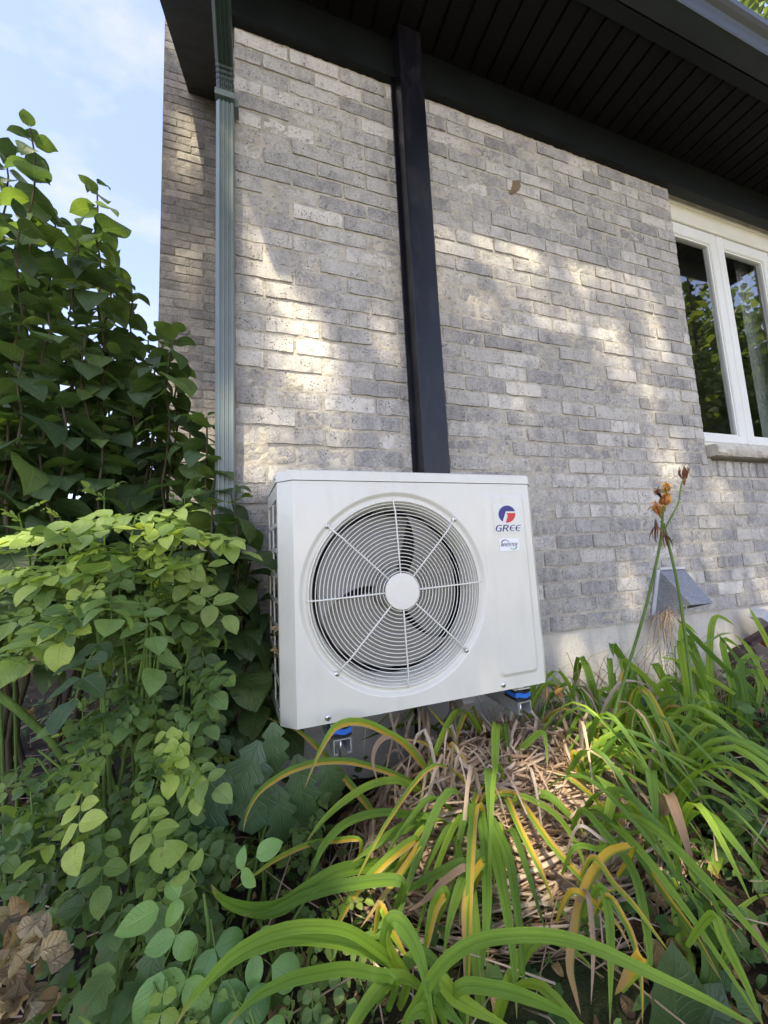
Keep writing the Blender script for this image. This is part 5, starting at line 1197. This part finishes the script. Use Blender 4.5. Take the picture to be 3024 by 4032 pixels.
# ------------------------------------------------------------------ iris at the right
ir = thing('iris', 'stiff sword leaved iris fan at the right in front of the concrete', 'iris', (1.75, 1.15, GZ))
def F8(x, y): return (2600+x/3.9127)/1.82278, (2300+y/3.9127)/1.82278
for (pts, w) in (([(1500, 1900), (1100, 1400), (700, 1000), (420, 700), (240, 515)], 105), ([(1420, 1420), (1250, 1230), (1050, 980), (860, 730)], 75), ([(1700, 1700), (1500, 1250), (1330, 950), (1130, 765)], 90), ([(1900, 1500), (1680, 950), (1500, 600), (1368, 358)], 105),
                 ([(1150, 1950), (1160, 1500), (1180, 1350), (1260, 1360), (1240, 1420)], 130), ([(1500, 1900), (1550, 1600), (1480, 1380), (1380, 1340), (1330, 1420)], 110), ([(1150, 1700), (900, 1530), (650, 1400), (480, 1290), (200, 1160), (0, 1130)], 95), ([(900, 1900), (600, 1750), (350, 1600), (150, 1450), (-60, 1340)], 85), ([(1000, 2000), (700, 1830), (300, 1700), (60, 1600), (-100, 1520)], 80),
                 ([(660, 930), (800, 850), (950, 770), (1110, 752)], 45), ([(1700, 2000), (1500, 1750), (1380, 1580), (1250, 1440)], 110), ([(1900, 2000), (1750, 1700), (1640, 1500), (1560, 1380)], 120), ([(1300, 2100), (1000, 1900), (800, 1800), (560, 1720)], 80)):
    P = []; n = len(pts)-1
    for i, (x, y) in enumerate(pts):
        X, Yp = F8(x, y); Y = 1.12+0.08*i/n; P.append(at(X, Yp, Y))
    W = w/3.9127/FPX*1.12
    put('leaf', blade_mb(P, W, 14, 0.12, 0.55, viewmix=0.9).mesh('leaf', M_blade['green'], True), ir)
for k in range(20):
    b = Vector((U(1.5, 2.1), U(1.05, 1.3), GZ)); a = U(-0.9, 0.5); t_ = b+Vector((a*0.35, U(-.15, .1), U(.25, .5))); md = b.lerp(t_, .5)+Vector((-a*.05, 0, .05))
    put('leaf', blade_mb([b, md, t_, t_+Vector((a*.1, -.05, -.03))], U(.018, .03), 12, .12, .55, viewmix=.7).mesh('leaf', M_blade['green'], True), ir)
# broad leaf at the very bottom right
bl = thing('dock_plant', 'broad rounded green leaf rising at the bottom edge under the arching daylily leaf', 'plant', (0.62, 0.6, GZ))
for (x, y, Y, d, sc) in ((1440, 2230, 0.56, (0.2, -0.3, 0.9), 1.3), (1500, 2260, 0.55, (0.5, -0.2, 0.5), 1.0)):
    put('leaf', V_lil[2][1], bl, frame(at(x, y, Y), d, (0.1, -0.9, 0.5), sc*0.8))

# ------------------------------------------------------------------ firewood at the right edge
Mw1 = mat_wood('grey_log_bark', (0.05, 0.032, 0.025), (0.2, 0.15, 0.12)); Mw2 = mat_wood('dark_plank', (0.035, 0.02, 0.018), (0.09, 0.06, 0.05)); Mw3 = mat_flat('red_brown_log_end', (0.18, 0.05, 0.025), 0.7, 0.2)
def logm(m, a, b, r, ry, seed):
    a, b = Vector(a), Vector(b); d_ = (b-a).normalized(); u = d_.cross(Vector((0, 0, 1))).normalized(); v = u.cross(d_); n = 18; vs = []
    for i in range(7):
        c = a.lerp(b, i/6)
        for k in range(n):
            w = 2*math.pi*k/n; rr = 1+0.09*noise.noise(Vector((math.cos(w)*2, math.sin(w)*2, i*0.7+seed))); vs.append(c+u*math.cos(w)*r*rr+v*math.sin(w)*ry*rr)
    m.add(vs, [(i*n+k, i*n+(k+1) % n, (i+1)*n+(k+1) % n, (i+1)*n+k) for i in range(6) for k in range(n)]+[tuple(range(n-1, -1, -1)), tuple(6*n+k for k in range(n))])
m = MB(); logm(m, at(1603, 1425, 1.33), at(1800, 1570, 1.27), 0.075, 0.085, 2.0); tag(m.build('log', Mw1, None, True), 'weathered grey brown split log leaning at the right edge by the concrete', 'log', 'firewood at the right edge')
m = MB(); logm(m, at(1655, 1375, 1.38), at(1760, 1440, 1.36), 0.05, 0.05, 5.0); tag(m.build('log', Mw3, None, True), 'red brown log end tucked under the dark plank at the right edge', 'log', 'firewood at the right edge')
m = MB(); a, b = at(1608, 1385, 1.36), at(1668, 1350, 1.33); dx = (b-a).normalized(); up = Vector((0, 0, 1)); nn = dx.cross(up)
vs = [p+q*0.012+w*0.05 for p in (a-dx*0.02, b+dx*0.3) for q, w in ((up, -nn*0), (up, nn), (-up, nn), (-up, -nn*0))]
m.add(vs, [(0, 1, 2, 3), (7, 6, 5, 4), (0, 4, 5, 1), (1, 5, 6, 2), (2, 6, 7, 3), (3, 7, 4, 0)]); tag(m.build('plank', Mw2), 'short dark brown plank lying above the logs at the right edge', 'plank')
m = MB(); a, b = at(1646, 1335, 1.37), at(1760, 1420, 1.34); d_ = (b-a); w = Vector((0.04, 0.0, 0.045)); vs = [a, b, b+w, a+w]; vs += [p+Vector((0, 0.06, 0)) for p in vs]
m.add(vs, [(0, 1, 2, 3), (7, 6, 5, 4), (0, 4, 5, 1), (1, 5, 6, 2), (2, 6, 7, 3), (3, 7, 4, 0)]); tag(m.build('trim_offcut', mat_flat('pale_aluminium', (0.6, 0.62, 0.65), 0.35, 0.5, 0.3)), 'pale metal trim offcut lying on the firewood at the right edge', 'metal trim')

# ------------------------------------------------------------------ small dry things
dn = thing('dried_leaf', 'crumpled tan dead leaf caught in the side grille of the condenser', 'dead leaf', (XL_-0.004, 1.16, -0.28))
for (y, z, sc, d) in ((1.135, -0.20, 0.42, (-.3, -.6, .6)), (1.125, -0.235, 0.5, (-.2, -.3, -1)), (1.15, -0.215, 0.35, (-.5, .5, .2)), (1.13, -0.255, 0.35, (0, -.4, -1))):
    put('leaf', random.choice(V_hos)[1], dn, frame((XL_-0.006, y, z), d, (-1, -.4, .2), sc*0.8))
nest = MB()
for k in range(60):
    b = at(1445, 1325, 1.42)+Vector((U(-.05, .04), U(-.03, .04), U(-.01, .015))); e2 = b+Vector((U(-.09, .03), U(-.05, .02), U(-.2, .01))); nest.tube([b, b.lerp(e2, .5)+Vector((U(-.02, .02), 0, .03)), e2], 0.0011, 4, random.random())
o = nest.build('dry_straw', M_tan_s, None, True); tag(o, 'straw of an old bird nest hanging from under the vent hood', 'straw')
hg = MB()
for k in range(420):                                      # thin grass against the foundation
    x = U(.85, 2.6); y = U(1.22, 1.46); b = Vector((x, y, gz(x, y))); h_ = U(.12, .42)*(1.0 if x < 2.0 else .7); a = U(-.25, .25)
    P = [b, b+Vector((a*.3, 0, h_*.5)), b+Vector((a*.8, U(-.05, .02), h_*.9)), b+Vector((a*1.5, U(-.08, .02), h_*U(.85, 1.0)))]
    blade_mb(P, U(.0018, .0035), 6, .3, .5, U(0, 1), hg, 0 if U(0, 1) < .35 else 1, viewmix=.4)
hg.build('dry_grass', [M_grass_s, M_tan_s], None, True, 'stuff')
cv_ = MB(); vfam = [q[0] for q in V_weed]+[q[0] for q in V_lobe]
def scatter(m, fam, n, xr, yr, sc, hh, rndr=(0, 1), flat=0.5):
    for k in range(n):
        x, y = U(*xr), U(*yr)
        if y > 1.47 and x > XC-0.05: continue
        M = frame((x, y, gz(x, y)+U(0.005, hh)), (U(-1, 1), U(-1, 1), U(-.4, .5)), (U(-flat, flat), U(-flat, flat)-.2, 1), U(*sc)); q = random.choice(fam)
        b = len(m.v); m.v.extend([tuple(M @ Vector(v)) for v in q.v]); m.f.extend([tuple(b+i for i in f_) for f_ in q.f]); m.mi.extend([0]*len(q.f)); m.r.extend([U(*rndr)]*len(q.v)); m.uv.extend(q.uv)
scatter(cv_, vfam, 1500, (-1.6, 2.6), (.4, 1.46), (.35, .8), .1); scatter(cv_, vfam, 500, (-3.0, -.1), (1.2, 3.2), (.5, 1.0), .14)
scatter(cv_, vfam, 500, (1.1, 2.4), (.75, 1.45), (.5, 1.0), .2); scatter(cv_, vfam, 260, (.75, 1.6), (.45, .95), (.4, .8), .05)
cv_.build('ground_cover', M_weed_s, None, True, 'stuff')
lt = MB(); scatter(lt, [q[0] for q in V_hos], 1100, (-1.8, 2.6), (.35, 1.46), (.2, .5), .03, flat=.8); scatter(lt, [q[0] for q in V_hos], 250, (-3, -.1), (1.3, 3.2), (.3, .6), .03, flat=.8); scatter(lt, [q[0] for q in V_hos], 200, (.7, 1.6), (.45, 1.0), (.4, .8), .03, flat=.8); lt.build('leaf_litter', M_dry_s, None, True, 'stuff')

tw = MB()
for k in range(330):                                      # dead twigs and stalks lying under the shrubs
    x, y = (U(-1.6, -.15), U(1.0, 2.4)) if k < 250 else (U(-.5, 1.6), U(.5, 1.0)); b0 = Vector((x, y, gz(x, y)+U(.005, .12))); a = U(0, 6.28); L_ = U(.08, .35); e2 = b0+Vector((math.cos(a)*L_, math.sin(a)*L_, U(-.05, .08)))
    if e2.y > 1.45 and e2.x > XC-.05: continue
    tw.tube([b0, b0.lerp(e2, .5)+Vector((0, 0, U(-.02, .03))), e2], [U(.0012, .0028), .0018, .0009], 4, random.random())
tw.build('dead_twigs', M_tan_s, None, True, 'stuff')

# ------------------------------------------------------------------ trees: shade trees in front of the house (behind the viewer), one beyond the right eave, far greenery on the left
LIT = []                                                   # gaps in the crowns that let sun through, as places on the wall plane
def lit(x, y, Y, rx, rz, k=1.0):
    p = at(x, y, Y); s_ = (D-Y)/SUN.y; q = p+SUN*s_; LIT.append((q.x, q.z, rx, rz, k))
for a in ((530, 430, D, .05, .12), (570, 540, D, .06, .09), (620, 610, D, .08, .11), (655, 700, D, .09, .13), (640, 800, D, .11, .1), (685, 870, D, .09, .12), (700, 960, D, .12, .08), (560, 980, D, .06, .1, .8), (530, 1060, D, .05, .12), (600, 930, D, .04, .05), (830, 640, D, .03, .1, .7), (790, 780, D, .05, .06, .5),
          (1285, 620, D, .06, .06), (1340, 650, D, .05, .08), (1420, 720, D, .07, .13), (1395, 850, D, .1, .1), (1445, 1000, D, .12, .12), (1560, 1080, D, .15, .1), (1510, 1180, D, .16, .09), (1620, 1250, D, .12, .09), (1370, 1240, D, .08, .05), (1330, 760, D, .04, .06),
          (1250, 1430, D, .13, .1), (1390, 1410, D, .18, .08), (1580, 1375, D, .16, .08), (1300, 1500, 1.45, .12, .06, .8), (430, 990, 3.3, .12, .28), (385, 860, 3.3, .07, .15), (410, 330, 3.3, .07, .16), (400, 560, 3.3, .05, .1), (480, 900, 1.42, .04, .1),
          (650, 1090, YA, .04, .03, .6), (800, 1060, YA, .06, .02, .6), (940, 1070, YA, .05, .03, .7), (1050, 1075, YA, .06, .03, .6), (1000, 1350, YA, .04, .05, .5), (1120, 1300, YA, .03, .08, .5),
          (250, 1190, 1.12, .24, .1), (330, 1160, 1.12, .14, .07), (120, 1650, 1.05, .06, .05, .7), (330, 1620, 1.05, .08, .05, .6), (60, 1250, 1.3, .1, .06, .7), (50, 1110, 1.3, .06, .05), (80, 420, 1.75, .2, .25, .9), (220, 480, 1.8, .14, .14, .8), (40, 860, 1.5, .06, .05, .8), (250, 930, 1.6, .08, .06, .6),
          (1260, 1700, 1.0, .18, .18, .95), (1400, 2050, .6, .16, .14, .9), (1000, 2000, .7, .16, .12, .9), (600, 2000, .7, .12, .1, .8), (1050, 1720, 1.0, .14, .09, .9), (850, 1900, .85, .12, .08, .9), (1130, 1880, .85, .14, .12, .9), (900, 1760, 1.0, .14, .1, .8), (1310, 2050, .65, .16, .1, .9), (1480, 1900, .8, .12, .12, .9), (750, 1900, .9, .12, .08, .9), (1050, 2120, .6, .12, .08, .8), (660, 2090, .6, .1, .08, .7), (1600, 1800, .95, .1, .1, .8), (1420, 1500, 1.2, .12, .06, .8), (1250, 1600, 1.1, .1, .06, .7), (430, 1930, .83, .07, .06, .5), (1000, 1650, 1.1, .14, .06, .8), (1560, 1500, 1.2, .1, .06, .6), (1600, 2100, .62, .1, .1, .8), (400, 2180, .6, .08, .06, .6), (900, 2000, .75, .1, .08, .7)):
    lit(*a[:5], (a[5] if len(a) > 5 else (0.94 if a[2] == D else 1.0)))
LA = np.array(LIT)
def openness(x, z):
    d2 = ((x-LA[:, 0])/(LA[:, 2]*1.1+0.05))**2+((z-LA[:, 1])/(LA[:, 3]*1.1+0.06))**2
    o = float((LA[:, 4]*np.clip(1.7-d2*0.8, 0, 1)).max())
    return max(o, 0.5 if z < -0.75 else 0.0)
tl = [leaf_verts(0.115, 0.04, ovate, n=3, fold=f_, curl=c_, cols=(-1, 0, 1)) for f_, c_ in ((.2, .3), (.4, .7), (.1, .1))]
def tree(name, label, trunk, cc, rad, n, shade=False, group=None, sc=(.8, 1.5), th=0.16):
    t = thing(name, label, 'tree', (trunk[0], trunk[1], GZ), group); c = Vector(cc); rg = random.Random(int(abs(cc[0])*100)+n)
    tm = MB(); top = Vector((c.x*.7+trunk[0]*.3, c.y*.7+trunk[1]*.3, c.z)); b = Vector((trunk[0], trunk[1], GZ-.1))
    tm.tube([b.lerp(top, k/6)+Vector((.06*math.sin(k*2), .06*math.cos(k*1.4), 0)) for k in range(7)], [th*(1-.8*k/6) for k in range(7)], 10); tm.build('trunk', M_bark, t, True)
    for k in range(9):
        q0 = b.lerp(top, .45+.055*k); a = k*2.4; e = c+Vector((math.cos(a)*rad[0]*.75, math.sin(a)*rad[1]*.75, rg.uniform(-.5, .7)*rad[2]))
        lm = MB(); lm.tube([q0, q0.lerp(e, .5)+Vector((0, 0, .3)), e], [th*.35, th*.2, .012], 6); lm.build('limb', M_bark, t, True)
    cm_ = MB(); blobs = []
    for k in range(26):
        while True:
            q = Vector((rg.uniform(-1, 1), rg.uniform(-1, 1), rg.uniform(-1, 1)))
            if q.length < 1: break
        blobs.append((c+Vector((q.x*rad[0]*.8, q.y*rad[1]*.8, q.z*rad[2]*.8)), rg.uniform(.28, .5)))
    cnt = 0; tries = 0
    while cnt < n and tries < n*6:
        tries += 1
        bc, br_ = rg.choice(blobs); p = bc+Vector((rg.gauss(0, .5)*br_*rad[0], rg.gauss(0, .5)*br_*rad[1], rg.gauss(0, .45)*br_*rad[2]))
        if shade:
            s_ = (D-p.y)/SUN.y; w = p+SUN*s_
            if rg.random() < openness(w.x, w.z): continue
        vs, fs, uv = rg.choice(tl); M = frame(p, (rg.uniform(-1, 1), rg.uniform(-1, 1), rg.uniform(-.8, .4)), (rg.uniform(-.7, .7), rg.uniform(-.7, .7), 1), rg.uniform(*sc))
        cm_.add([M @ Vector(v) for v in vs], fs, rg.random(), 0, uv); cnt += 1
    cm_.build('crown', M_tree, t, True, 'stuff')
GT = 'trees around the house'
tree('maple_tree', 'leafy shade tree in front of the house mirrored in the window', (-2.6, -4.2), (-1.6, -2.6, 6.1), (2.5, 1.9, 2.3), 14000, True, GT)
tree('maple_tree', 'second leafy shade tree in front of the house mirrored in the window', (2.4, -5.0), (1.6, -3.2, 6.4), (2.7, 2.0, 2.4), 14000, True, GT)
tree('maple_tree', 'tree whose pale leaves show beyond the gutter at the top right corner', (9.0, -1.0), (7.2, 1.9, 7.6), (1.9, 1.9, 1.8), 2600, False, GT)
tree('maple_tree', 'tall leafy tree whose crown dapples the set back wing with sun', (-4.2, -4.4), (-3.3, -2.6, 11.6), (1.7, 1.7, 3.1), 5200, True, GT)
tree('maple_tree', 'broad leafy tree across the yard reflected in the left window pane', (11.0, -3.0), (9.5, -2.2, 3.6), (3.0, 2.0, 3.6), 6000, False, GT, (1.2, 2.2))
tree('maple_tree', 'broad leafy tree across the yard reflected in the right window pane', (17.0, -4.6), (15.5, -3.6, 3.8), (4.0, 3.0, 4.2), 6000, False, GT, (1.8, 3.0))
for k, (x, y, h_, lab) in enumerate(((-5.2, 9.5, 1.3, 'pale distant shrub seen through gaps in the lilac leaves'), (-3.4, 8.5, 1.0, 'distant sunlit shrub behind the lilac next to the brick wing'))):
    tree('shrub', lab, (x, y), (x, y, GZ+h_), (1.7, 1.2, h_*.9), 2200, False, None, (1.0, 1.8), .05)
